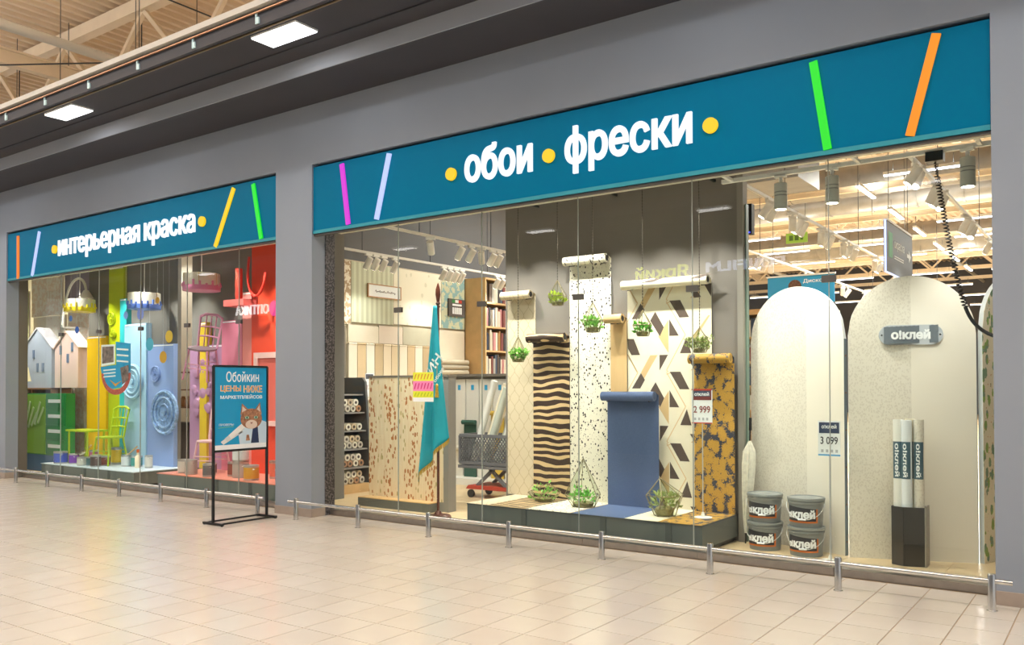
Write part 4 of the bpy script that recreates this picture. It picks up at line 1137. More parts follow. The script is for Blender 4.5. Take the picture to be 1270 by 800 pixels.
# ================================================================== SALES HALL SEEN THROUGH THE RIGHT GLASS
def book_colors(): return random.choice(['#b5854e', '#7f3b34', '#e8e1d2', '#3d4c63', '#a9a6a0', '#d7cdbb', '#5c4b41', '#c9714e', '#e5d3c4'])
BM = [M('book_%d' % i, h_, .55) for i, h_ in enumerate(['#b5854e', '#7f3b34', '#e8e1d2', '#3d4c63', '#a9a6a0', '#d7cdbb', '#5c4b41', '#c98a8e', '#2f2c30', '#e5d3c4'])]
def bookcase_y(label, x0, x1, y0, y1, h, shelves, cols):
    """front faces +x"""
    t = thing('bookcase', label, 'bookcase', (x0, y0, 0)); th = .03
    mb = MB(); mb.box(x0, x0+.015, y0, y1, 0, h); build('back', mb, wood, t)
    for k in range(cols+1):
        y = y0+(y1-y0-th)*k/cols; mb = MB(); mb.box(x0, x1, y, y+th, 0, h); build('side', mb, wood, t)
    for k in range(shelves+1):
        z = (h-th)*k/shelves; mb = MB(); mb.box(x0, x1-.005, y0+th, y1-th, z, z+th); build('shelf', mb, wood, t)
    return t
bookcase_y('tall light wood bookcase with wallpaper albums behind the flag', -9.48, -9.02, 5.1, 7.5, 3.4, 8, 3)
AG = 'wallpaper albums in the tall bookcase'
BN = ['tan', 'dark red', 'cream', 'navy', 'grey', 'beige', 'brown', 'dusty pink', 'black', 'pale pink']
zones = [('lowest filled', 4), ('second', 5), ('third', 6), ('top', 7)]
for zn, sh in zones:
    z = (3.4-.03)*sh/8+.031
    kk = 0
    for c in range(1):
        y = 5.15+.79*c; end = y+.68; lean = 0
        while y < end:
            w_ = random.uniform(.04, .075); h_ = random.uniform(.27, .36)
            if random.random() < .9:
                mb = MB(); mb.box(-9.40, -9.04-random.uniform(0, .03), y, y+w_-.004, z, z+h_)
                bi = random.randrange(10); single('wallpaper_album', mb, BM[bi], '%s album, %s from the front, %s shelf of the tall bookcase' % (BN[bi], ORD[min(kk, 14)], zn), 'book', (-9.2, y, z), AG); kk += 1
            y += w_
# distant bookcase between column and first arch
t = thing('bookcase', 'bookcase deep in the hall seen in the gap beside the first arch', 'bookcase', (-5.0, 6.0, 0))
mb = MB(); mb.box(-6.2, -4.2, 6.35, 6.4, 0, 2.7); build('back', mb, wood, t)
for k in range(8): mb = MB(); mb.box(-6.2, -4.2, 6.0, 6.35, .37*k, .37*k+.03); build('shelf', mb, wood, t)
for x in (-6.2, -5.2, -4.23): mb = MB(); mb.box(x, x+.03, 6.0, 6.4, 0, 2.7); build('side', mb, wood, t)
for k in range(3, 7):
    x = -5.0; kk = 0
    while x < -4.55:
        w_ = random.uniform(.05, .09); mb = MB(); mb.box(x, x+w_-.005, 6.05, 6.3, .37*k+.031, .37*k+random.uniform(.24, .33))
        bi = random.randrange(10); single('wallpaper_album', mb, BM[bi], '%s album, %s from the left, %s shelf of the far bookcase' % (BN[bi], ORD[kk], ORD[k]), 'book', (x, 6.05, .37*k+.031), 'albums deep in the hall'); x += w_; kk += 1
# blue banner above the bookcase, hanging direction sign, exit sign
t = thing('hanging_banner', 'blue hanging banner behind the first arch', 'banner', (-4.8, 9, 3.1))
mb = MB(); mb.box(-5.40, -4.2, 9.0, 9.02, 3.0, 3.5); bn = build('sheet', mb, M('banner_blue', '#2f9fd8', .5), t)
mb = MB(); mb.box(-5.42, -4.18, 8.99, 9.03, 3.5, 3.53); build('top_bar', mb, whitelamp, t)
for x in (-5.3, -4.3): mb = MB(); mb.tube([(x, 9.01, 3.5), (x, 9.01, 8.13)], .004, 5); build('wire', mb, dark_metal, t)
mb = fit_text('Дисконт', -4.75, -4.28, 3.36, 3.44, .01, .001); mb.xform(lambda p: Vector((p.x, 8.998+p.y, p.z))); build('lettering', mb, pw, bn)
mb = MB(); mb.disc((-4.9, 9.0, 3.32), .12, 'y', .002, 16); build('picture', mb, M('banner_brown', '#6b4a38', .6, var=.5, vscale=30), bn)
t = thing('direction_sign', 'grey hanging direction sign with a green block and arrow', 'sign', (-2.4, 4.6, 3.0))
y0_, y1_ = 4.635, 6.205
mb = MB(); mb.box(-2.44, -2.40, y0_, y1_, 2.93, 3.56); b_ = build('board', mb, M('direction_grey', '#62666c', .5), t)
mb = MB(); mb.box(-2.43, -2.405, y0_-.012, y0_, 2.92, 3.57); mb.box(-2.43, -2.405, y0_, y1_, 2.918, 2.93); build('edge_light', mb, EM('sign_edge_glow', '#cfd3ff', 1.6), t)
mb = MB(); mb.box(-2.45, -2.39, y0_, y1_, 3.56, 3.585); build('top_bar', mb, whitelamp, t)
mb = MB(); mb.box(-2.4, -2.398, y0_+.1, y0_+.32, 3.12, 3.44); build('green_block', mb, M('dir_green', '#33a457', .5), b_)
mb = fit_text('окраска', y0_+.42, y0_+1.02, 3.24, 3.36, .01, .001); mb.xform(lambda p: Vector((-2.398-p.y, p.x, p.z))); build('lettering', mb, pw, b_)
for k in range(2):
    mb = MB(); mb.box(-2.4, -2.398, y0_+.42, y0_+.98, 3.16-.03*k, 3.172-.03*k); build('text_line', mb, pw, b_)
mb = MB(); mb.xprism([(y0_+1.2, 3.24), (y0_+1.33, 3.24), (y0_+1.33, 3.18), (y0_+1.46, 3.265), (y0_+1.33, 3.35), (y0_+1.33, 3.29), (y0_+1.2, 3.29)], -2.4, -2.398); build('arrow', mb, pw, b_, fixn=True)
for y in (y0_+.2, y1_-.2): mb = MB(); mb.tube([(-2.42, y, 3.58), (-2.42, y, 8.13)], .004, 5); build('wire', mb, dark_metal, t)
t = thing('exit_sign', 'small green exit sign hanging under the hall roof', 'sign', (-6.72, 15, 5.1))
mb = MB(); mb.box(-6.98, -6.45, 15.0, 15.05, 5.11, 5.36); ex = build('box', mb, EM('exit_green', '#a9c23a', .8), t)
mb = MB(); mb.box(-6.9, -6.8, 14.995, 15, 5.17, 5.3); mb.box(-6.76, -6.66, 14.995, 15, 5.17, 5.3); mb.box(-6.62, -6.55, 14.995, 15, 5.17, 5.3); build('pictogram', mb, M('exit_dark', '#4c6a1f', .5), ex)
for x in (-6.9, -6.5): mb = MB(); mb.tube([(x, 15.02, 5.36), (x, 15.02, 8.13)], .006, 5); build('wire', mb, dark_metal, t)
t = thing('wall_projector', 'small black box with cables hung at the head of the display column', 'device', (-2.95, 1.5, 3.1))
mb = MB(); mb.box(-3.03, -2.985, 1.50, 1.58, 3.0, 3.3); build('case', mb, black_plastic, t)
mb = MB(); mb.box(-3.02, -3.0, 1.495, 1.50, 3.01, 3.025); build('indicator', mb, EM('blue_led', '#4a55ff', 2), t)

# ================================================================== LEFT PART OF THE RIGHT WINDOW
# flower wallpaper partition
t = thing('display_partition', 'freestanding partition covered in orange flower wallpaper behind the flag', 'partition', (-7.28, 1.25, 0))
mb = MB(); mb.box(-7.92, -6.60, 1.19, 1.33, 0, 1.63); build('panel', mb, M('partition_grey', '#8a857e', .6), t)
mb = MB(); mb.box(-7.92, -6.68, 1.187, 1.19, .115, 1.62); build('wallpaper_sheet', mb, wp_floral, t)
mb = MB(); mb.box(-7.93, -6.595, 1.18, 1.34, 1.62, 1.645); build('top_cap', mb, M('partition_cap', '#7a6f62', .6), t)
mb = MB(); mb.box(-7.95, -6.76, 1.02, 1.185, 0, .105); pb = build('plinth', mb, M('plinth_grey', '#62645f', .5), t)
mb = MB(); mb.box(-7.95, -6.76, 1.02, 1.186, .105, .115); build('plinth_top', mb, wood, pb)

# flag
FX, FY = -6.43, .80
t = thing('flag', 'turquoise flag with gold fringe on a dark wooden pole', 'flag', (FX, FY, 0))
mb = MB(); mb.lathe([(.15, 0), (.15, .02), (.135, .035), (.05, .045), (.03, .08), (.02, .085)], (FX, FY, 0), 28); build('base', mb, polewood, t, True)
mb = MB(); mb.tube([(FX, FY, .08), (FX, FY, 2.42)], .016, 12); build('pole', mb, polewood, t, True)
mb = MB(); mb.lathe([(.018, 0), (.028, .012), (.016, .03), (.028, .05), (.016, .07), (.02, .09), (.03, .15), (.026, .21), (.01, .27), (0, .29)], (FX, FY, 2.41), 16); build('finial', mb, polewood, t, True)
def flag_pt(s, q):
    """s across 0 (hoist/right) .. 1 (left tip), q down 0..1"""
    zt = 2.43
    zr = zt-(zt-.93)*q; zl = zt-(zt-.40)*q
    xr = FX+.022+.17*q**1.2; xl = FX-.03-.245*q**1.05
    x = xr+(xl-xr)*s; z = zr+(zl-zr)*s
    y = FY-.045-.035*q+.05*q*math.sin(s*13+1.2)*(.5+.5*q)-.02*math.sin(PI*s)
    return Vector((x, y, z))
ns, nq = 40, 40; vs = []; fs = []
for j in range(nq+1):
    for i in range(ns+1): vs.append(flag_pt(i/ns, j/nq))
for j in range(nq):
    for i in range(ns): a = j*(ns+1)+i; fs.append((a, a+ns+1, a+ns+2, a+1))
mb = MB(); mb.add(vs, fs); fo = build('cloth', mb, M('flag_turquoise', '#17a3b8', .55, var=.05, vscale=6), t, True)
sm = fo.modifiers.new('thickness', 'SOLIDIFY'); sm.thickness = .004
mb = MB()
for i in range(60):
    p = flag_pt(i/60, 1); q_ = flag_pt((i+.8)/60, 1); d = Vector((.004*math.sin(i*2.1), -.002, -.055))
    mb.add([p, q_, q_+d, p+d], [(0, 1, 2, 3)]); mb.add([p+Vector((0, .006, 0)), q_+Vector((0, .006, 0)), q_+d*.9, p+d*.9], [(0, 1, 2, 3)])
build('fringe', mb, M('gold_fringe', '#c39a2e', .5, var=.2, vscale=60), t)
mb = MB(); mb.tube([(FX+.07, FY-.10, 1.75), (FX+.075, FY-.11, 1.6)], .003, 5); mb.lathe([(.002, .16), (.018, .14), (.014, .12), (.024, 0), (.0, 0)], (FX+.075, FY-.11, 1.38), 12); build('tassel', mb, MATS['gold_fringe'], t, True)
def on_flag(mb2, cx_, cz_, ang):
    ca, sa = math.cos(ang), math.sin(ang); out = []
    for p in mb2.v:
        X = cx_+p[0]*ca-p[2]*sa; Z = cz_+p[0]*sa+p[2]*ca
        # nearest surface depth
        best = None; q = .0
        for it in range(18):
            q = min(1, max(.02, q+.0))
            break
        lo, hi = .02, 1.
        s = .5
        for it in range(30):
            xr = FX+.022+.17*q**1.2; xl = FX-.03-.245*q**1.05; s = min(1, max(0, (X-xr)/(xl-xr) if abs(xl-xr) > 1e-6 else .5))
            k_ = (2.43-.93)+((2.43-.40)-(2.43-.93))*s; q = min(1, max(.02, (2.43-Z)/k_))
        y = FY-.045-.035*q-.02*math.sin(PI*s)-.05*q*(.5+.5*q)-.004+p[1]*.5
        out.append((X, y, Z))
    mb2.v = out; return mb2
mb = on_flag(fit_text('КИН', -.17, .17, -.055, .055, .02, .001), FX-.015, 1.72, .95); build('lettering', mb, pw, fo)
mb = on_flag(fit_text('ных обоев', -.17, .17, -.02, .02, .01, .001), FX+.045, 1.58, .95); build('lettering', mb, pw, fo)

# side wall: wallpaper sample boards (x = -9.5 wall, boards facing +x)
def board(label, y0, y1, z0, z1, mat, thick=.03):
    t = thing('wallpaper_board', label, 'wallpaper board', (-9.5, y0, z0), 'wallpaper boards on the side wall')
    mb = MB(); mb.box(-9.5, -9.5+thick, y0+.004, y1-.004, z0, z1); build('board', mb, M('board_core', '#cfc4ae', .6), t)
    mb = MB(); mb.box(-9.5+thick, -9.5+thick+.002, y0+.006, y1-.006, z0+.003, z1-.003); build('sheet', mb, mat, t)
m1 = sample_mat('sample_terrazzo', '#efe4d2', '#b79b78', 'blot', 14); m2 = sample_mat('sample_stripe', '#d9dcc3', '#c3c6a9', 'stripe', 60)
m3 = sample_mat('sample_white_leaf', '#f1ead6', '#dcd8c0', 'leaf', 7); m4 = sample_mat('sample_blue_flower', '#cfcfae', '#8fb4b6', 'blot', 9)
m5 = sample_mat('sample_cream_soft', '#e9dcc4', '#f2e8d6', 'soft', 5); m6 = sample_mat('sample_pink_soft', '#e6d3c2', '#eadccb', 'soft', 3); m7 = sample_mat('sample_grey_soft', '#b7b29c', '#c9c4ae', 'soft', 6)
board('beige terrazzo wallpaper board, first on the side wall', 1.5, 2.36, 2.44, 3.4, m1); board('pale green vertically striped wallpaper board', 2.36, 3.28, 2.48, 3.4, m2)
board('white leaf patterned wallpaper board', 3.28, 4.45, 2.50, 3.4, m3); board('pale blue flower wallpaper board beside the bookcase', 4.45, 5.09, 2.50, 3.4, m4)
board('cream wallpaper board in the lower row', 2.3, 2.95, 2.18, 2.44, m5); board('pale pink wallpaper board in the lower row', 2.95, 3.5, 2.18, 2.46, m6); board('grey green wallpaper board in the lower row', 3.5, 4.3, 2.18, 2.47, m7); board('sand wallpaper board in the lower row beside the bookcase', 4.3, 5.09, 1.9, 2.47, m5)
board('dark taupe wallpaper board in the lower row at the left', 1.5, 2.26, 1.65, 2.42, sample_mat('sample_taupe', '#857a6c', '#968b7c', 'soft', 10))
for k in range(11):
    y = 2.28+.185*k; hx = ['#efe3cd', '#d8bd95', '#f1e8d8', '#c9b08a', '#e5d2b4', '#dcc6a2'][k % 6]
    t = thing('sample_plank', '%s wallpaper sample length, %s from the left below the boards' % (['cream', 'tan', 'ivory', 'dark sand', 'peach', 'sand'][k % 6], ORD[k]), 'wallpaper sample', (-9.5, y, 1.4), 'sample lengths below the boards')
    mb = MB(); mb.box(-9.5, -9.44, y+.006, y+.178, 1.3, 2.15); build('length', mb, M('plank_'+hx[1:], hx, .6), t)
    mb = MB(); mb.tube([(-9.45, y+.006, 2.155), (-9.45, y+.178, 2.155)], .018, 8); build('top_roll', mb, MATS['plank_'+hx[1:]], t, True)
# brand plates on the boards
t = thing('name_board', 'small white framed name board on the striped wallpaper', 'sign', (-9.45, 2.6, 2.95))
mb = MB(); mb.box(-9.468, -9.445, 2.70, 3.42, 2.90, 3.08); b_ = build('plate', mb, pw, t)
mb = MB()
for (a, b, c, d) in ((2.69, 3.43, 2.885, 2.90), (2.69, 3.43, 3.08, 3.095), (2.69, 2.705, 2.9, 3.08), (3.415, 3.43, 2.9, 3.08)): mb.box(-9.47, -9.438, a, b, c, d)
build('frame', mb, M('frame_copper', '#b58a63', .4, .5), t)
mb = MB(); mb.tube([(-9.443, 2.85+.012*k, 2.985+.022*math.sin(k*1.7)*(.6+.4*math.sin(k*.9))) for k in range(38) if not 18 < k < 22], .004, 5); build('script_line', mb, M('print_dark', '#4a4440', .5), b_)
t = thing('name_board', 'dark name board with a small flag beside the flagpole tip', 'sign', (-9.45, 4.5, 2.9))
mb = MB(); mb.box(-9.468, -9.44, 4.62, 5.06, 2.72, 3.02); b_ = build('plate', mb, M('nameboard_dark', '#5a5452', .5), t)
for k in range(5):
    mb = MB(); mb.box(-9.44, -9.438, 4.715+.053*k, 4.755+.053*k, 2.76, 2.875); build('letter_block', mb, pw, b_)
mb = MB(); mb.box(-9.44, -9.438, 4.715, 4.965, 2.90, 2.935); build('text_line', mb, pw, b_)
for k, hx in enumerate(('#3d8a4a', '#f0f0ee', '#c0392b')):
    mb = MB(); mb.box(-9.44, -9.438, 4.70+.09*k, 4.79+.09*k, 2.955, 3.005); build('stripe', mb, M('flagbit_'+hx[1:], hx, .5), b_)
for k in range(4):
    t = thing('fabric_roll', '%s roll from the bottom of the lengthwise stack below the flower board' % ORD[k], 'wallpaper roll', (-9.38, 4.3, 1.66+.085*k), 'stacked long rolls below the flower board')
    mb = MB(); mb.tube([(-9.40, 4.35, 1.66+.088*k), (-9.40, 5.08, 1.66+.088*k)], .043, 16); build('body', mb, M('fabric_roll_%d' % (k % 2), ('#b9ad98', '#cabfa9')[k % 2], .6), t, True)
    mb = MB(); mb.tube([(-9.40, 4.345, 1.66+.088*k), (-9.40, 4.35, 1.66+.088*k)], .02, 10); build('core', mb, black, t)

# shelf with wallpaper rolls
t = thing('roll_shelf', 'dark shelf unit full of wallpaper rolls at the left edge of the right window', 'shelf', (-9.2, 1.9, 0))
for k, z in enumerate((.12, .36, .62, .88, 1.14, 1.40)):
    mb = MB(); mb.box(-9.45, -9.05+.05*(5-k)*.6, 1.5, 2.2, z-.02, z); build('shelf_board', mb, M('shelf_grey', '#93908c', .5) if k else wood, t)
mb = MB(); mb.box(-9.46, -9.44, 1.5, 2.2, 0, 1.62); build('back', mb, M('shelf_back', '#b8ab95', .6), t)
mb = MB(); mb.prism([(-9.46, 0), (-8.88, 0), (-9.02, 1.58), (-9.08, 1.64), (-9.2, 1.64), (-9.46, 1.64)], 2.2, 2.24); build('end_panel', mb, M('end_dark', '#55524f', .5), t, fixn=True)
mb = MB(); mb.box(-9.45, -8.9, 1.5, 2.2, 0, .10); build('base', mb, wood, t)
for k, z in enumerate((.12, .36, .62, .88, 1.14)):
    for row in range(2 if k != 3 else 1):
        for q in range(6):
            y = 1.56+.108*q+(.054 if row else 0)
            if y > 2.15: continue
            hx = random.choice(['#e9dfcb', '#d8c4a2', '#c9b79b', '#f0ead9', '#cfc7b8', '#b98d6c'])
            t = thing('wallpaper_roll', 'wallpaper roll, %s from the front, %s layer, %s board of the dark shelf' % (ORD[q], ('lower', 'upper')[row], ORD[k]), 'wallpaper roll', (-9.1, y, z), 'rolls lying in the dark shelf unit')
            mb = MB(); mb.tube([(-9.42, y, z+.052+.088*row), (-9.06+.03*(5-k)*.6, y, z+.052+.088*row)], .05, 14); bd = build('body', mb, M('rl_'+hx[1:], hx, .6), t, True)
            xe = -9.06+.03*(5-k)*.6
            mb = MB(); mb.tube([(xe, y, z+.052+.088*row), (xe+.002, y, z+.052+.088*row)], .022, 10); build('core', mb, M('roll_hole', '#4d4238', .8), t)
t = thing('price_card', 'white price card standing on top of the dark shelf unit', 'price sign', (-9.1, 2.1, 1.4))
mb = MB(); mb.box(-9.06, -9.055, 2.25, 2.42, 1.36, 1.70); c = build('card', mb, pw, t)
mb = MB(); mb.box(-9.055, -9.054, 2.26, 2.41, 1.62, 1.69); build('heading', mb, M('price_head_dark2', '#4d4a55', .5), c)
mb = fit_text('2 399', 2.27, 2.40, 1.47, 1.53, .01, .0005); mb.xform(lambda p: Vector((-9.0545-p.y, p.x, p.z))); build('price', mb, MATS['price_red'], c)
t = thing('blue_box', 'dark blue bin beside the flower partition', 'bin', (-8.7, 2.6, 0))
mb = MB(); mb.vprism([(-8.72, 2.5), (-8.42, 2.5), (-8.42, 2.8), (-8.72, 2.8)], 0, 1.0); build('body', mb, M('bin_blue', '#3c5f92', .5), t)
for k in range(4):
    mb = MB(); mb.tube([(-8.65+.07*k, 2.6+.04*(k % 2), .2), (-8.66+.07*k, 2.6+.04*(k % 2), 1.45+.03*k)], .035, 12)
    single('wallpaper_roll', mb, (paper_white, wp_cream)[k % 2], 'pale wallpaper roll standing in the blue bin, %s from the left' % ORD[k], 'wallpaper roll', (-8.65+.07*k, 2.6, .2), 'rolls standing in the blue bin', True)

# rack of white sample boards with coloured rolls behind the cart
t = thing('sample_rack', 'white rack of upright wallpaper samples behind the shopping cart', 'rack', (-7.9, 3.85, 0))
mb = MB(); mb.box(-8.75, -6.6, 3.9, 3.95, 0, 1.66); build('back', mb, M('rack_grey', '#9a958c', .5), t)
mb = MB(); mb.box(-8.75, -6.6, 3.55, 3.95, 0, .10); build('base', mb, white, t)
mb = MB(); mb.box(-8.75, -6.6, 3.80, 3.95, 1.66, 1.70); build('top_rail', mb, M('rack_rail', '#77726b', .5), t)
cols = ['#e9e6dc', '#2f5a4e', '#efece4', '#d9b84e', '#efece4', '#a36a44', '#efece4', '#e6d2c8']
for k in range(8):
    x = -8.72+.265*k
    mb = MB(); mb.box(x, x+.24, 3.86, 3.90, .55 if k % 2 else .1, 1.62); bo = build('sample_board', mb, white, t)
    mb = MB(); mb.box(x+.1, x+.15, 3.852, 3.86, 1.45, 1.53); build('tag', mb, b_blue, bo)
    h_ = (.55, .95, .6, 1.1)[k % 4]
    mb = MB(); mb.box(x, x+.24, 3.80, 3.81, .1, h_); lo = build('length', mb, M('rk_'+cols[k][1:], cols[k], .6), t)
    mb = MB(); mb.tube([(x-.01, 3.77, h_), (x+.25, 3.77, h_)], .035, 12); build('roll', mb, MATS['rk_'+cols[k][1:]], lo, True)

# shopping cart with rolls
cx0, cx1, cy0, cy1 = -7.42, -6.55, 2.42, 2.9
t = thing('shopping_cart', 'dark grey shopping cart with lattice basket and red lower tray', 'cart', (-7.0, 2.66, 0)); cg = M('cart_grey', '#6d6e73', .5)
mb = MB(); z0, z1 = .47, .84
for z in (z0, z1):
    for a, b in (((cx0, cy0), (cx1, cy0)), ((cx1, cy0), (cx1, cy1)), ((cx1, cy1), (cx0, cy1)), ((cx0, cy1), (cx0, cy0))): mb.bar((a[0], a[1], z), (b[0], b[1], z), .03, .04)
for x, y in ((cx0, cy0), (cx1, cy0), (cx1, cy1), (cx0, cy1)): mb.bar((x, y, z0), (x, y, z1), .03, .03)
build('basket_frame', mb, cg, t)
mb = MB(); n = 18; L = cx1-cx0
for k in range(-6, n+1):
    for sgn in (1, -1):
        xa = cx0+L*k/n; xb = xa+(.30 if sgn > 0 else -.30); 
        if sgn < 0: xa += .30; xb += .30
        for y in (cy0, cy1):
            q = clip_poly([(xa-.006, z0), (xa+.006, z0), (xb+.006, z1), (xb-.006, z1)], cx0, cx1, z0, z1)
            if len(q) > 2: mb.prism(q if sgn else q, y-.005, y+.005)
for k in range(-4, 11):
    for sgn in (1, -1):
        ya = cy0+.048*k; yb = ya+.3*sgn
        if sgn < 0: ya += .3; yb += .3
        q = clip_poly([(ya-.006, z0), (ya+.006, z0), (yb+.006, z1), (yb-.006, z1)], cy0, cy1, z0, z1)
        if len(q) > 2: mb.xprism(q, cx0-.005, cx0+.005)
build('lattice', mb, cg, t, fixn=True, kind='stuff')
mb = MB(); mb.box(cx0, cx1, cy0, cy1, z0-.01, z0+.01); build('basket_floor', mb, cg, t)
mb = MB(); mb.box(cx0-.02, cx1, cy0-.02, cy1+.02, .40, .44); build('rim', mb, cg, t)
mb = MB(); mb.prism([(cx0+.1, .12), (cx1, .12), (cx1, .17), (cx0+.14, .17)], cy0, cy1); build('lower_tray', mb, M('cart_red', '#b5402e', .5), t, fixn=True)
mb = MB()
for y in (cy0+.06, cy1-.06): mb.bar((cx0+.55, y, .42), (cx0+.25, y, .16), .04, .04); mb.bar((cx0+.45, y, .42), (cx0+.75, y, .16), .04, .04)
build('leg_frame', mb, cg, t)
for x in (cx0+.16, cx1-.06):
    for y in (cy0+.04, cy1-.04): mb = MB(); mb.tube([(x, y-.015, .055), (x, y+.015, .055)], .055, 14); build('wheel', mb, black_plastic, t, True)
for k, (xb, xt, y) in enumerate(((-7.28, -6.92, 2.55), (-7.2, -6.8, 2.65), (-7.08, -6.72, 2.55), (-7.0, -6.6, 2.7), (-7.22, -6.86, 2.75), (-6.9, -6.5, 2.6))):
    mb = MB(); mb.tube([(xb, y, .50), (xt, y, 1.58-.05*k)], .048, 14)
    single('wallpaper_roll', mb, (paper_white, wp_cream, M('roll_greygreen', '#c7cbbd', .5))[k % 3], 'long pale wallpaper roll leaning in the shopping cart, %s of six' % ORD[k], 'wallpaper roll', (xb, y, .50), 'rolls leaning in the shopping cart', True)
#@@PART4
# ================================================================== LEFT WINDOW: PAINT DISPLAY
YB = 1.34
mb = MB(); mb.box(-15.02, -12.33, YB, YB+.06, 0, 3.9); struct('wall_display', mb, display_wall2)
mb = MB(); mb.box(-11.95, -8.6, YB, YB+.06, 0, 3.9); struct('wall_display', mb, display_wall2)
mb = MB(); mb.box(-8.66, -8.6, .45, YB, 0, 3.9); struct('wall_display', mb, display_wall2)
mb = MB(); mb.box(-18.3, -9.62, 3.2, 3.3, 0, 5); struct('wall_back', mb, M('pale_back', '#cfc7ba', .7))
mb = MB(); mb.box(-18.4, -18.3, .3, 3.3, 0, 5); struct('wall_left', mb, M('cream_side', '#d8cfae', .7))
# platforms
def platform(label, x0, x1, topmat, z):
    t = thing('display_platform', label, 'platform', ((x0+x1)/2, .9, 0))
    mb = MB(); mb.box(x0+.01, x1-.01, .47, 1.33, .04, z-.012); build('body', mb, M('platform_slate', '#6f7573', .5), t)
    mb = MB(); mb.box(x0, x1, .46, 1.335, z-.012, z); build('top', mb, topmat, t)
    mb = MB(); mb.box(x0+.05, x1-.05, .5, 1.3, 0, .04); build('plinth', mb, black_plastic, t)
    for k in range(1, 4): mb = MB(); x = x0+(x1-x0)*k/4; mb.box(x-.03, x+.03, .463, .47, .04, z-.012); build('joint_cover', mb, MATS['joint_cover'], t)
platform('low platform with a pale blue top in the left window', -14.9, -12.1, M('top_paleblue', '#cfdbe6', .4), .235)
platform('low platform with a coral pink top in the left window', -11.5, -8.67, M('top_coral', '#e0907c', .45), .26)
# coloured boards
def cboard(label, x0, x1, z1, hx, d=.04, z0=.235, name='painted_board', y=YB):
    t = thing(name, label, 'board', ((x0+x1)/2, y-d/2, z0))
    mb = MB(); mb.box(x0, x1, y-d, y-.002, z0, z1); m_ = M('paint_'+hx[1:], hx, .5); build('panel', mb, m_, t)
    mb = MB(); mb.box(x0+.02, x1-.02, y-d-.004, y-d, z1-.03, z1-.012); build('title_strip', mb, pw, t)
    return t
b1 = cboard('tall yellow painted board in the left window', -15.0, -14.37, 2.40, '#f2c200')
b2 = cboard('lime green painted board reaching the window head', -14.26, -13.80, 3.56, '#b7c400', .06)
b3 = cboard('narrow turquoise painted board', -13.86, -13.66, 3.0, '#2fb8bd', .09)
b4 = cboard('light blue painted board with a big rosette', -13.70, -13.06, 2.56, '#a5cbe6', .10)
b5 = cboard('periwinkle blue painted board', -13.06, -12.33, 2.2, '#8ba3d6', .07)
b6 = cboard('mauve painted board behind the hanging chair', -11.93, -11.1, 2.15, '#b588ae', .05, .26)
b7 = cboard('pink painted board right of the mauve one', -11.1, -10.62, 2.50, '#d97f98', .07, .26)
b8 = cboard('salmon pink painted board beside the red one', -10.62, -10.38, 2.9, '#e88f8a', .06, .26)
b9 = cboard('orange red painted board at the right of the left window', -10.38, -9.2, 3.58, '#e8492a', .08, .26)
b10 = cboard('narrow yellow painted board between mauve and pink', -11.62, -11.44, 2.5, '#dfbf2a', .09, .26)
def rosette(par, cx_, y, cz_, r, mat):
    mb = MB()
    for rad, h_ in ((r, .02), (r*.72, .03), (r*.4, .035)):
        pts = [(cx_+rad*.93*math.cos(2*PI*k/28), y-h_, cz_+rad*.93*math.sin(2*PI*k/28)) for k in range(28)]; mb.tube(pts, rad*.085, 6, closed=True)
    mb.disc((cx_, y, cz_), r, 'y', .015, 28)
    mb.tube([(cx_, y-.01, cz_), (cx_, y-.05, cz_)], r*.16, 12)
    return build('rosette', mb, mat, par, True)
rosette(b4, -13.42, YB-.105, 1.6, .29, MATS['paint_a5cbe6']); rosette(b5, -12.82, YB-.072, 1.72, .13, MATS['paint_8ba3d6']); rosette(b5, -12.55, YB-.072, 1.10, .36, M('mosaic_blue', '#8faed8', .4, var=.4, vscale=20))
rosette(b2, -14.16, YB-.062, 2.68, .11, MATS['paint_b7c400']); rosette(b2, -14.1, YB-.062, 2.42, .08, MATS['paint_b7c400'])
# bas-relief lumps on the mauve board
mb = MB()
for k in range(26):
    a = random.uniform(-11.85, -11.2); z = random.uniform(1.1, 2.0); r = random.uniform(.05, .12)
    mb.lathe([(r, 0), (r*.8, r*.4), (0, r*.55)], (0, 0, 0), 10)
    n0 = len(mb.v)-30
    for i in range(n0, len(mb.v)):
        p = mb.v[i]; mb.v[i] = (a+p[0], YB-.052-p[2], z+p[1])
build('relief', mb, MATS['paint_b588ae'], b6, True)

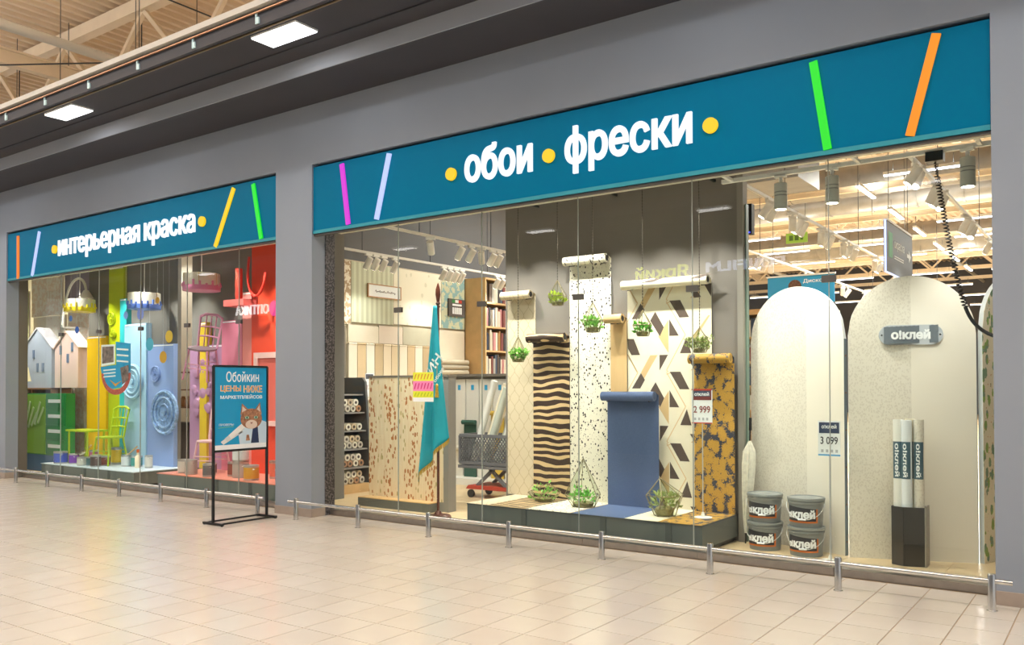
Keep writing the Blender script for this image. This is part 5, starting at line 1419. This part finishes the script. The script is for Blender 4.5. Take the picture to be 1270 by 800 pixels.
# drum lampshades hanging
def lampshade(label, c, r, h, rimhex, tilt=0):
    x, y, z = c; t = thing('pendant_lamp', label, 'lamp', (x, y, z), 'drum lampshades in the left window')
    mb = MB(); mb.lathe([(r*1.02, 0), (r, h), (r*.97, h), (r*.99, .0)], (x, y, z), 28); build('shade', mb, M('shade_white', '#e9e4d6', .6), t, True)
    mb = MB(); mb.lathe([(r*1.03, -.01), (r*1.035, .045), (r*1.02, .06)], (x, y, z), 28)
    for k in range(18): a = 2*PI*k/18; mb.tube([(x+r*1.02*math.cos(a), y+r*1.02*math.sin(a), z+.05), (x+r*1.02*math.cos(a), y+r*1.02*math.sin(a), z+.05+random.uniform(.02, .09))], .018, 6)
    build('paint_rim', mb, M('rim_'+rimhex[1:], rimhex, .4), t, True)
    for k in range(6):
        a = 2*PI*k/6+.3; rb = MB(); rb.tube([(x+r*1.0*math.cos(a), y+r*math.sin(a), z+.05), (x+r*math.cos(a), y+r*math.sin(a), z+h)], .006, 5); build('rib', rb, wood, t)
    mb = MB(); mb.tube([(x, y, z+h), (x, y, 3.565)], .006, 6); build('cord', mb, M('cord_white', '#dcd8d0', .5), t)
    mb = MB(); mb.bar((x-r, y, z+h), (x+r, y, z+h), .008, .008); build('spider', mb, dark_metal, t)
    mb = MB(); mb.lathe([(.0, -.0), (.035, .02), (.045, .06), (.02, .11), (.018, .15), (0, .15)], (x, y, z), 14); build('bulb', mb, M('bulb_warm', '#fff0c8', .4, emit='#fff0c8', es=1.5), t, True)
t = thing('hanging_rail', 'dark rail above the left display from which the drum lampshades hang', 'rail', (-12.8, .9, 3.56))
mb = MB(); mb.box(-14.95, -10.6, .885, .915, 3.56, 3.59); build('bar', mb, dark_metal, t)
for x in (-14.5, -13.0, -11.3): mb = MB(); mb.box(x-.012, x+.012, .915, 1.345, 3.565, 3.589); build('bracket', mb, dark_metal, t)
lampshade('white drum lampshade with a yellow dipped rim', (-14.5, .9, 2.80), .24, .2, '#e9cf1e')
lampshade('white drum lampshade with a blue dipped rim', (-12.56, .9, 2.74), .24, .24, '#5f7fd0')
lampshade('white drum lampshade with a pink dipped rim', (-11.07, .9, 2.93), .26, .24, '#e48fb8')

# chairs
def chair(label, loc, rot, mat, seatmat=None, group=None):
    t = thing('painted_chair', label, 'chair', (0, 0, 0), group)
    mb = MB(); mb.lathe([(.19, 0), (.205, .012), (.2, .03), (0, .034)], (0, 0, .44), 24); build('seat', mb, seatmat or mat, t, True)
    for sx in (-1, 1):
        mb = MB(); mb.tube([(.14*sx, -.13, .45), (.19*sx, -.19, 0)], [.017, .013], 8); build('leg', mb, mat, t, True)
        mb = MB(); mb.tube([(.13*sx, .15, .45), (.17*sx, .23, 0)], [.017, .013], 8); build('leg', mb, mat, t, True)
        mb = MB(); mb.tube([(.15*sx, .15, .45), (.16*sx, .19, .68), (.17*sx, .24, .90)], [.017, .016, .014], 8); build('back_post', mb, mat, t, True)
    mb = MB(); mb.tube([(-.175, .24, .90), (-.09, .255, .945), (.09, .255, .945), (.175, .24, .90)], .02, 8); build('top_rail', mb, mat, t, True)
    for z, y in ((.62, .175), (.76, .205)):
        mb = MB(); mb.tube([(-.155, y, z), (0, y+.02, z+.01), (.155, y, z)], .013, 8); build('slat', mb, mat, t, True)
    for k in (-1, 0, 1): mb = MB(); mb.tube([(.07*k, .17, .46), (.08*k, .25, .93)], .009, 6); build('spindle', mb, mat, t, True)
    for z in (.18, .24): mb = MB(); mb.tube([(-.17, -.17, z), (.17, -.17, z)], .009, 6); mb.tube([(-.155, .2, z), (.155, .2, z)], .009, 6); build('stretcher', mb, mat, t, True)
    t.location = loc; t.rotation_euler = rot; return t
pinkc = M('chair_pink', '#d08fae', .45)
chair('pink painted chair hanging tilted in the left window', (-11.15, .95, 1.62), (.15, .12, .5), pinkc, M('chair_mauve_seat', '#7d6470', .6))
chair('pale pink painted chair standing on the coral platform behind the poster stand', (-10.9, .95, .26), (0, 0, .3), M('chair_palepink', '#e0b8c0', .45))
limec = M('chair_lime', '#b2c81e', .4)
chair('lime green chair with a rounded back standing on the pale blue platform', (-13.55, .9, .235), (0, 0, .2), limec)
t = thing('side_table', 'small lime green table in the left window', 'table', (-14.1, .85, .235))
mb = MB(); mb.box(-14.52, -13.85, .68, 1.05, .77, .80); build('top', mb, limec, t)
for x in (-14.48, -13.9):
    for y in (.72, 1.0): mb = MB(); mb.tube([(x, y, .235), (x, y, .77)], .016, 8); build('leg', mb, limec, t, True)

# red lamp base on the red board, white frame unit, wall hook
t = thing('red_wall_lamp', 'red metal arm lamp in front of the orange red board', 'lamp', (-10.3, 1.1, 2.5))
rm_ = M('lamp_red', '#d8382c', .35)
mb = MB(); mb.tube([(-10.33, 1.0, 2.75), (-10.33, 1.0, 3.2)], .05, 12); build('cylinder', mb, rm_, t, True)
mb = MB(); mb.tube(bez([(-10.1, 1.0, 3.35), (-10.25, 1.0, 2.7), (-9.8, 1.0, 2.6), (-9.75, 1.0, 3.1)], 16), .018, 8); build('arm', mb, rm_, t, True)
mb = MB(); mb.box(-10.55, -10.1, .9, 1.12, 2.66, 2.75); build('shelf', mb, M('salmon', '#d86a64', .6), t)
t = thing('white_frame', 'white framed mirror with red lettering before the red board', 'frame', (-9.95, 1.15, 1.0))
mb = MB()
for a, b, c, d in ((-10.28, -9.62, 1.92, 2.0), (-10.28, -10.2, 1.0, 1.92), (-9.7, -9.62, 1.0, 1.92), (-10.28, -9.62, .95, 1.02)): mb.box(a, b, 1.215, 1.262, c, d)
build('frame', mb, M('frame_pink', '#f0c4bf', .4), t)
mb = MB(); mb.box(-10.2, -9.7, 1.24, 1.25, 1.02, 1.92); build('sheet', mb, M('sheet_red', '#d9685c', .4), t)
# paint cans
def paint_can(label, x, y, z, r, h, hx, group):
    t = thing('paint_can', label, 'paint can', (x, y, z), group)
    mb = MB(); mb.lathe([(r*.97, 0), (r, .006), (r, h-.008), (r*1.03, h-.004), (r*1.03, h), (r*.88, h), (r*.86, h-.008), (0, h-.008)], (x, y, z), 20); b = build('body', mb, M('can_metal', '#b9b9b8', .35, .7), t, True)
    mb = MB(); mb.lathe([(r*1.008, h*.12), (r*1.008, h*.86)], (x, y, z), 20); build('label', mb, M('can_'+hx[1:], hx, .5), t, True)
    mb = MB(); pts = [(x-r*1.03*math.cos(PI*k/10), y-r*.7*math.sin(PI*k/10)-.01, z+h*.8-.03*math.sin(PI*k/10)) for k in range(11)]; mb.tube(pts, .003, 5); build('handle', mb, steel, t)
CG = 'paint cans on the pale blue platform'
names = {'#3f5bc4': 'royal blue', '#7d3fb0': 'violet', '#e8c11e': 'yellow', '#4a6b72': 'slate', '#d8d4cc': 'white', '#8d4a3a': 'rust', '#3f9a94': 'teal', '#dfe3e6': 'pale grey', '#5c4a44': 'dark brown', '#e3a52e': 'amber', '#c86a8a': 'rose', '#b5aaa4': 'warm grey', '#6f6a6a': 'dark grey', '#e8785e': 'coral'}
for x, y, r, h, hx, where in ((-14.55, .62, .11, .2, '#3f5bc4', 'first from the left'), (-14.28, .7, .08, .17, '#7d3fb0', 'beside the royal blue one'), (-14.12, .95, .07, .22, '#c86a8a', 'near the lime table'), (-13.85, .6, .07, .14, '#d8d4cc', 'below the lime table'), (-13.66, .66, .075, .15, '#4a6b72', 'below the lime chair'),
                              (-13.5, .8, .08, .16, '#8d4a3a', 'beside the slate one'), (-13.42, .60, .08, .19, '#5c4a44', 'at the front edge'), (-13.6, 1.05, .08, .28, '#e8c11e', 'under the lime chair'), (-13.12, .95, .085, .18, '#dfe3e6', 'before the light blue board'), (-12.92, 1.0, .085, .17, '#3f9a94', 'before the periwinkle board'), (-12.55, .98, .06, .2, '#d8d4cc', 'at the right end')):
    paint_can('%s paint can on the pale blue platform, %s' % (names[hx], where), x, y, .235, r, h, hx, CG)
CG2 = 'paint cans on the coral platform'
for x, y, r, h, hx, where in ((-11.15, .68, .09, .2, '#d8d4cc', 'first from the left'), (-10.9, .62, .085, .21, '#b5aaa4', 'second from the left'), (-10.72, .82, .08, .16, '#5c4a44', 'behind the second can'), (-10.42, .58, .085, .18, '#6f6a6a', 'left of the poster stand'), (-10.2, .82, .08, .2, '#8d4a3a', 'behind the poster'),
                              (-9.95, .75, .11, .22, '#b5aaa4', 'widest of the row'), (-9.98, .78, .11, .2, '#dfe3e6', 'stacked upper'), (-9.55, .62, .1, .2, '#e3a52e', 'before the red board'), (-9.45, .95, .09, .24, '#e8785e', 'behind the amber one'), (-9.1, .75, .08, .16, '#c86a8a', 'at the right end')):
    z = .26 if where != 'stacked upper' else .482
    if where == 'stacked upper': x, y = -9.95, .75
    paint_can('%s paint can on the coral platform, %s' % (names[hx], where), x, y, z, r, h, hx, CG2)
# brushes lying across cans
for x, y, lab in ((-13.05, .95, 'paintbrush resting on the pale grey can'), (-14.05, .75, 'paintbrush leaning beside the rose can')):
    t = thing('paintbrush', lab, 'paintbrush', (x, y, .42)); mb = MB(); mb.tube([(x-.02, y, .43), (x+.22, y, .56)], [.008, .014], 8); build('handle', mb, wood, t, True)
    mb = MB(); mb.bar((x-.1, y, .39), (x-.02, y, .43), .05, .02); build('bristles', mb, M('bristle', '#e8ddc4', .7), t)
t = thing('orange_bottle', 'small bright orange bottle at the front of the pale blue platform', 'bottle', (-12.72, .9, .235))
mb = MB(); mb.lathe([(.04, 0), (.045, .01), (.045, .17), (.02, .2), (.018, .24), (0, .24)], (-12.72, .9, .235), 16); build('body', mb, M('bottle_cream', '#f3e6c8', .4), t, True)
mb = MB(); mb.lathe([(.022, 0), (.022, .05), (0, .05)], (-12.72, .9, .475), 12); build('cap', mb, M('cap_orange', '#e06a2c', .4), t, True)
# paper dots strung from the ceiling
dots = [(-14.25, 2.65, '#5a86d8', .05), (-14.05, 2.45, '#3f6fd0', .06), (-12.2, 2.62, '#7f8fe0', .09), (-11.95, 2.15, '#57b7d6', .1), (-12.6, 2.62, '#8fb0f0', .06), (-11.45, 2.25, '#e2b93a', .09), (-11.75, 2.8, '#d8a22e', .05), (-11.6, 1.95, '#d8a22e', .09)]
DL = [('small blue', 'beside the yellow rimmed lampshade'), ('royal blue', 'beside the lime board'), ('violet blue', 'right of the blue rimmed lampshade'), ('sky blue', 'above the periwinkle board'), ('pale blue', 'under the blue rimmed lampshade'), ('large yellow', 'left of the hanging chair'), ('small amber', 'under the pink rimmed lampshade'), ('amber', 'lowest beside the hanging chair')]
for (x, z, hx, r), dl in zip(dots, DL):
    t = thing('paper_disc', '%s paper disc hung on a thread %s' % dl, 'decoration', (x, .62, z), 'paper discs on threads')
    mb = MB(); mb.disc((x, .62, z), r, 'y', .003, 20); build('disc', mb, M('disc_'+hx[1:], hx, .5), t)
    mb = MB(); mb.tube([(x, .6185, z+r), (x, .6185, 3.665)], .0012, 4); build('thread', mb, pw, t)

# left end: wallpapered panels, shelf, green cabinet, toy houses, desk lamp
w_ter = sample_mat('sample_blossom', '#fbf3e4', '#edcdb6', 'leaf', 15); w_ter2 = sample_mat('sample_blossom_pale', '#fdf8ee', '#f4e4d3', 'blot', 11)
def wpanel(label, x0, x1, z0, z1, mat, y=1.62):
    t = thing('wallpaper_board', label, 'wallpaper board', ((x0+x1)/2, y, z0), 'wallpapered boards at the far left')
    mb = MB(); mb.box(x0, x1, y, y+.03, z0, z1); build('board', mb, MATS['board_core'], t); mb = MB(); mb.box(x0+.004, x1-.004, y-.002, y, z0+.004, z1-.004); build('sheet', mb, mat, t)
wpanel('cream blossom wallpaper board at the top far left of the left window', -17.7, -16.5, 2.9, 3.75, w_ter2)
wpanel('peach blossom wallpaper board behind the toy houses', -17.7, -16.45, 0.1, 2.9, w_ter, 1.66); wpanel('pale blossom wallpaper board beside the yellow board', -16.45, -15.2, 0.1, 3.1, w_ter2, 1.7)
wpanel('olive patterned wallpaper strip at the left edge of the left window', -18.25, -17.55, .1, 3.4, sample_mat('sample_olive', '#e3dcae', '#cfd08c', 'soft', 4), 1.5)
mb = MB(); mb.box(-16.5, -15.05, 1.66, 1.69, 3.1, 4.2)
single('painted_board', mb, M('mauve_grey', '#8d8494', .6), 'mauve grey painted board above the toy houses', 'board', (-15.8, 1.67, 3.1))
t = thing('open_shelf', 'brown wooden open shelf at the far left of the left window', 'shelf', (-16.6, 1.35, 0))
for x in (-17.15, -16.7, -15.98): mb = MB(); mb.box(x, x+.03, 1.15, 1.5, 0, 1.5); build('side', mb, wood_brown, t)
for z in (.10, .72, 1.47): mb = MB(); mb.box(-17.15, -15.95, 1.15, 1.5, z, z+.03); build('shelf', mb, wood_brown, t)
mb = MB(); mb.box(-17.15, -15.95, 1.5, 1.52, 0, 1.5); build('back', mb, wood_brown, t)
for k in range(6):
    z = .75 if k < 3 else .13; x = -17.08+.11*(k % 3); mb = MB(); mb.box(x, x+.09, 1.18, 1.45, z, z+random.uniform(.35, .5))
    single('box_file', mb, M('file_%d' % (k % 3), ('#6f6a68', '#8d7f72', '#504a48')[k % 3], .6), 'grey box file, %s on the %s board of the brown shelf' % (('left', 'middle', 'right')[k % 3], 'upper' if k < 3 else 'lower'), 'box', (x, 1.18, z), 'box files in the brown shelf')
t = thing('drawer_cabinet', 'green cabinet with white handled drawers below the toy houses', 'cabinet', (-15.85, 1.0, 0))
gl_, gd = M('cab_light_green', '#8cc03a', .4), M('cab_dark_green', '#1f8a44', .4)
mb = MB(); mb.box(-16.55, -15.05, .95, 1.12, .30, 1.40); build('body', mb, gd, t)
mb = MB(); mb.box(-16.55, -15.72, .93, .95, .32, 1.38); d_ = build('door', mb, gl_, t)
for k in range(5):
    mb = MB(); mb.bar((-16.45+.12*k, .925, .75+.03*k), (-16.25+.12*k, .925, 1.25-.1*(k % 3)), .05, .01, up=(0, 1, 0)); build('leaf_print', mb, M('leafprint', '#c9e0a8', .5), d_)
for k in range(4):
    mb = MB(); mb.box(-15.70, -15.07, .93, .95, .33+.265*k, .58+.265*k); d_ = build('drawer', mb, gd, t); mb = MB(); mb.box(-15.6, -15.2, .92, .93, .44+.265*k, .50+.265*k); build('label_holder', mb, pw, d_)
mb = MB(); mb.box(-16.5, -15.1, .97, 1.10, 0, .30); build('base', mb, M('cab_blue', '#3a6fae', .5), t)
def toy_house(label, x0, x1, z0, ze, za, y, hx, wins):
    t = thing('toy_house', label, 'toy house', ((x0+x1)/2, y, z0), 'toy houses at the far left')
    mb = MB(); mb.prism([(x0, z0), (x1, z0), (x1, ze), ((x0+x1)/2, za), (x0, ze)], y, y+.2); b = build('body', mb, M('house_'+hx[1:], hx, .6), t, fixn=True)
    for (a, c) in wins: mb = MB(); mb.box(a, a+.07, y-.01, y, c, c+.16); build('window', mb, M('house_win', '#6f7f9a', .5), b)
    mb = MB(); m_ = (x0+x1)/2
    mb.bar((x0-.04, y+.1, ze-.02), (m_, y+.1, za+.02), .24, .025, up=(0, 1, 0) if 0 else (0, 0, 1)); mb.bar((x1+.04, y+.1, ze-.02), (m_, y+.1, za+.02), .24, .025); build('roof', mb, M('roof_'+hx[1:], '#b9b6bc' if hx == '#aab2c2' else '#e8c8bc', .6), t)
toy_house('grey blue toy house with a pitched roof', -17.1, -16.05, 1.5, 2.25, 2.6, 1.2, '#aab2c2', [(-16.75, 2.05), (-16.6, 1.8), (-16.4, 1.8)])
toy_house('pale pink toy house with a pitched roof beside the yellow board', -15.93, -15.12, 1.5, 2.23, 2.5, 1.2, '#ecccc2', [(-15.75, 2.1), (-15.5, 1.95), (-15.35, 2.15)])
t = thing('table_lamp', 'small cream table lamp beside the grey blue toy house', 'lamp', (-16.9, .95, 1.40))
mb = MB(); mb.lathe([(.16, 0), (.11, .26), (.105, .26), (.155, 0)], (-16.6, .93, 1.62), 20); build('shade', mb, M('shade_cream', '#f2dfae', .5, emit='#f2dfae', es=.3), t, True)
mb = MB(); mb.lathe([(.07, 0), (.07, .015), (.015, .03), (.012, .3), (0, .3)], (-16.6, .95, 1.40), 14); build('base', mb, wood_brown, t, True)
t = thing('arc_lamp', 'white curved arm lamp above the toy houses', 'lamp', (-15.4, 1.3, 2.9))
mb = MB(); mb.tube(bez([(-15.75, 1.25, 2.6), (-15.7, 1.25, 3.6), (-15.0, 1.25, 3.6), (-14.95, 1.25, 3.2)], 16), .022, 8); build('arm', mb, white, t, True)
mb = MB(); mb.lathe([(.13, 0), (.04, .14), (0, .15)], (-14.95, 1.25, 3.08), 18); build('shade', mb, white, t, True)
mb = MB(); mb.tube([(-15.75, 1.25, 2.6), (-15.75, 1.68, 2.6)], .02, 8); build('mount', mb, white, t)
# shop interior between the two display walls
mb = MB(); mb.box(-13.9, -13.0, 2.4, 2.45, .0, 3.3)
single('painted_board', mb, M('pale_panel', '#e9dccb', .6), 'pale board seen in the gap between the blue and mauve displays', 'board', (-13.4, 2.42, 0))
t = thing('shelf_unit', 'dark shelf with jars seen in the gap between the displays', 'shelf', (-13.2, 2.1, 0))
mb = MB(); mb.box(-13.6, -12.8, 1.9, 2.2, 0, .9); build('cabinet', mb, M('gap_dark', '#4e443e', .6), t)
for k in range(3): mb = MB(); mb.box(-13.6, -12.8, 1.9, 2.2, 1.15+.3*k, 1.17+.3*k); build('shelf', mb, wood_brown, t)
for x in (-13.6, -12.83): mb = MB(); mb.box(x, x+.03, 1.9, 2.2, .9, 1.8); build('side', mb, wood_brown, t)
for k in range(5):
    x = -13.5+.15*k; mb = MB(); mb.lathe([(.05, 0), (.06, .03), (.06, .12), (.03, .16), (.03, .18), (0, .18)], (x, 2.02, 1.171), 14)
    single('jar', mb, M('jar_%d' % (k % 2), ('#c98a4a', '#e0b8a0')[k % 2], .4), 'small jar on the shelf in the gap between the displays, %s from the left' % ORD[k], 'jar', (x, 2.02, 1.171), 'jars in the gap between the displays', True)
area('left_shop_fill', (-14, 2.4, 3.9), 7, .8, 220, (1, .95, .88))  # added area light without a fixture, brightens the left shop
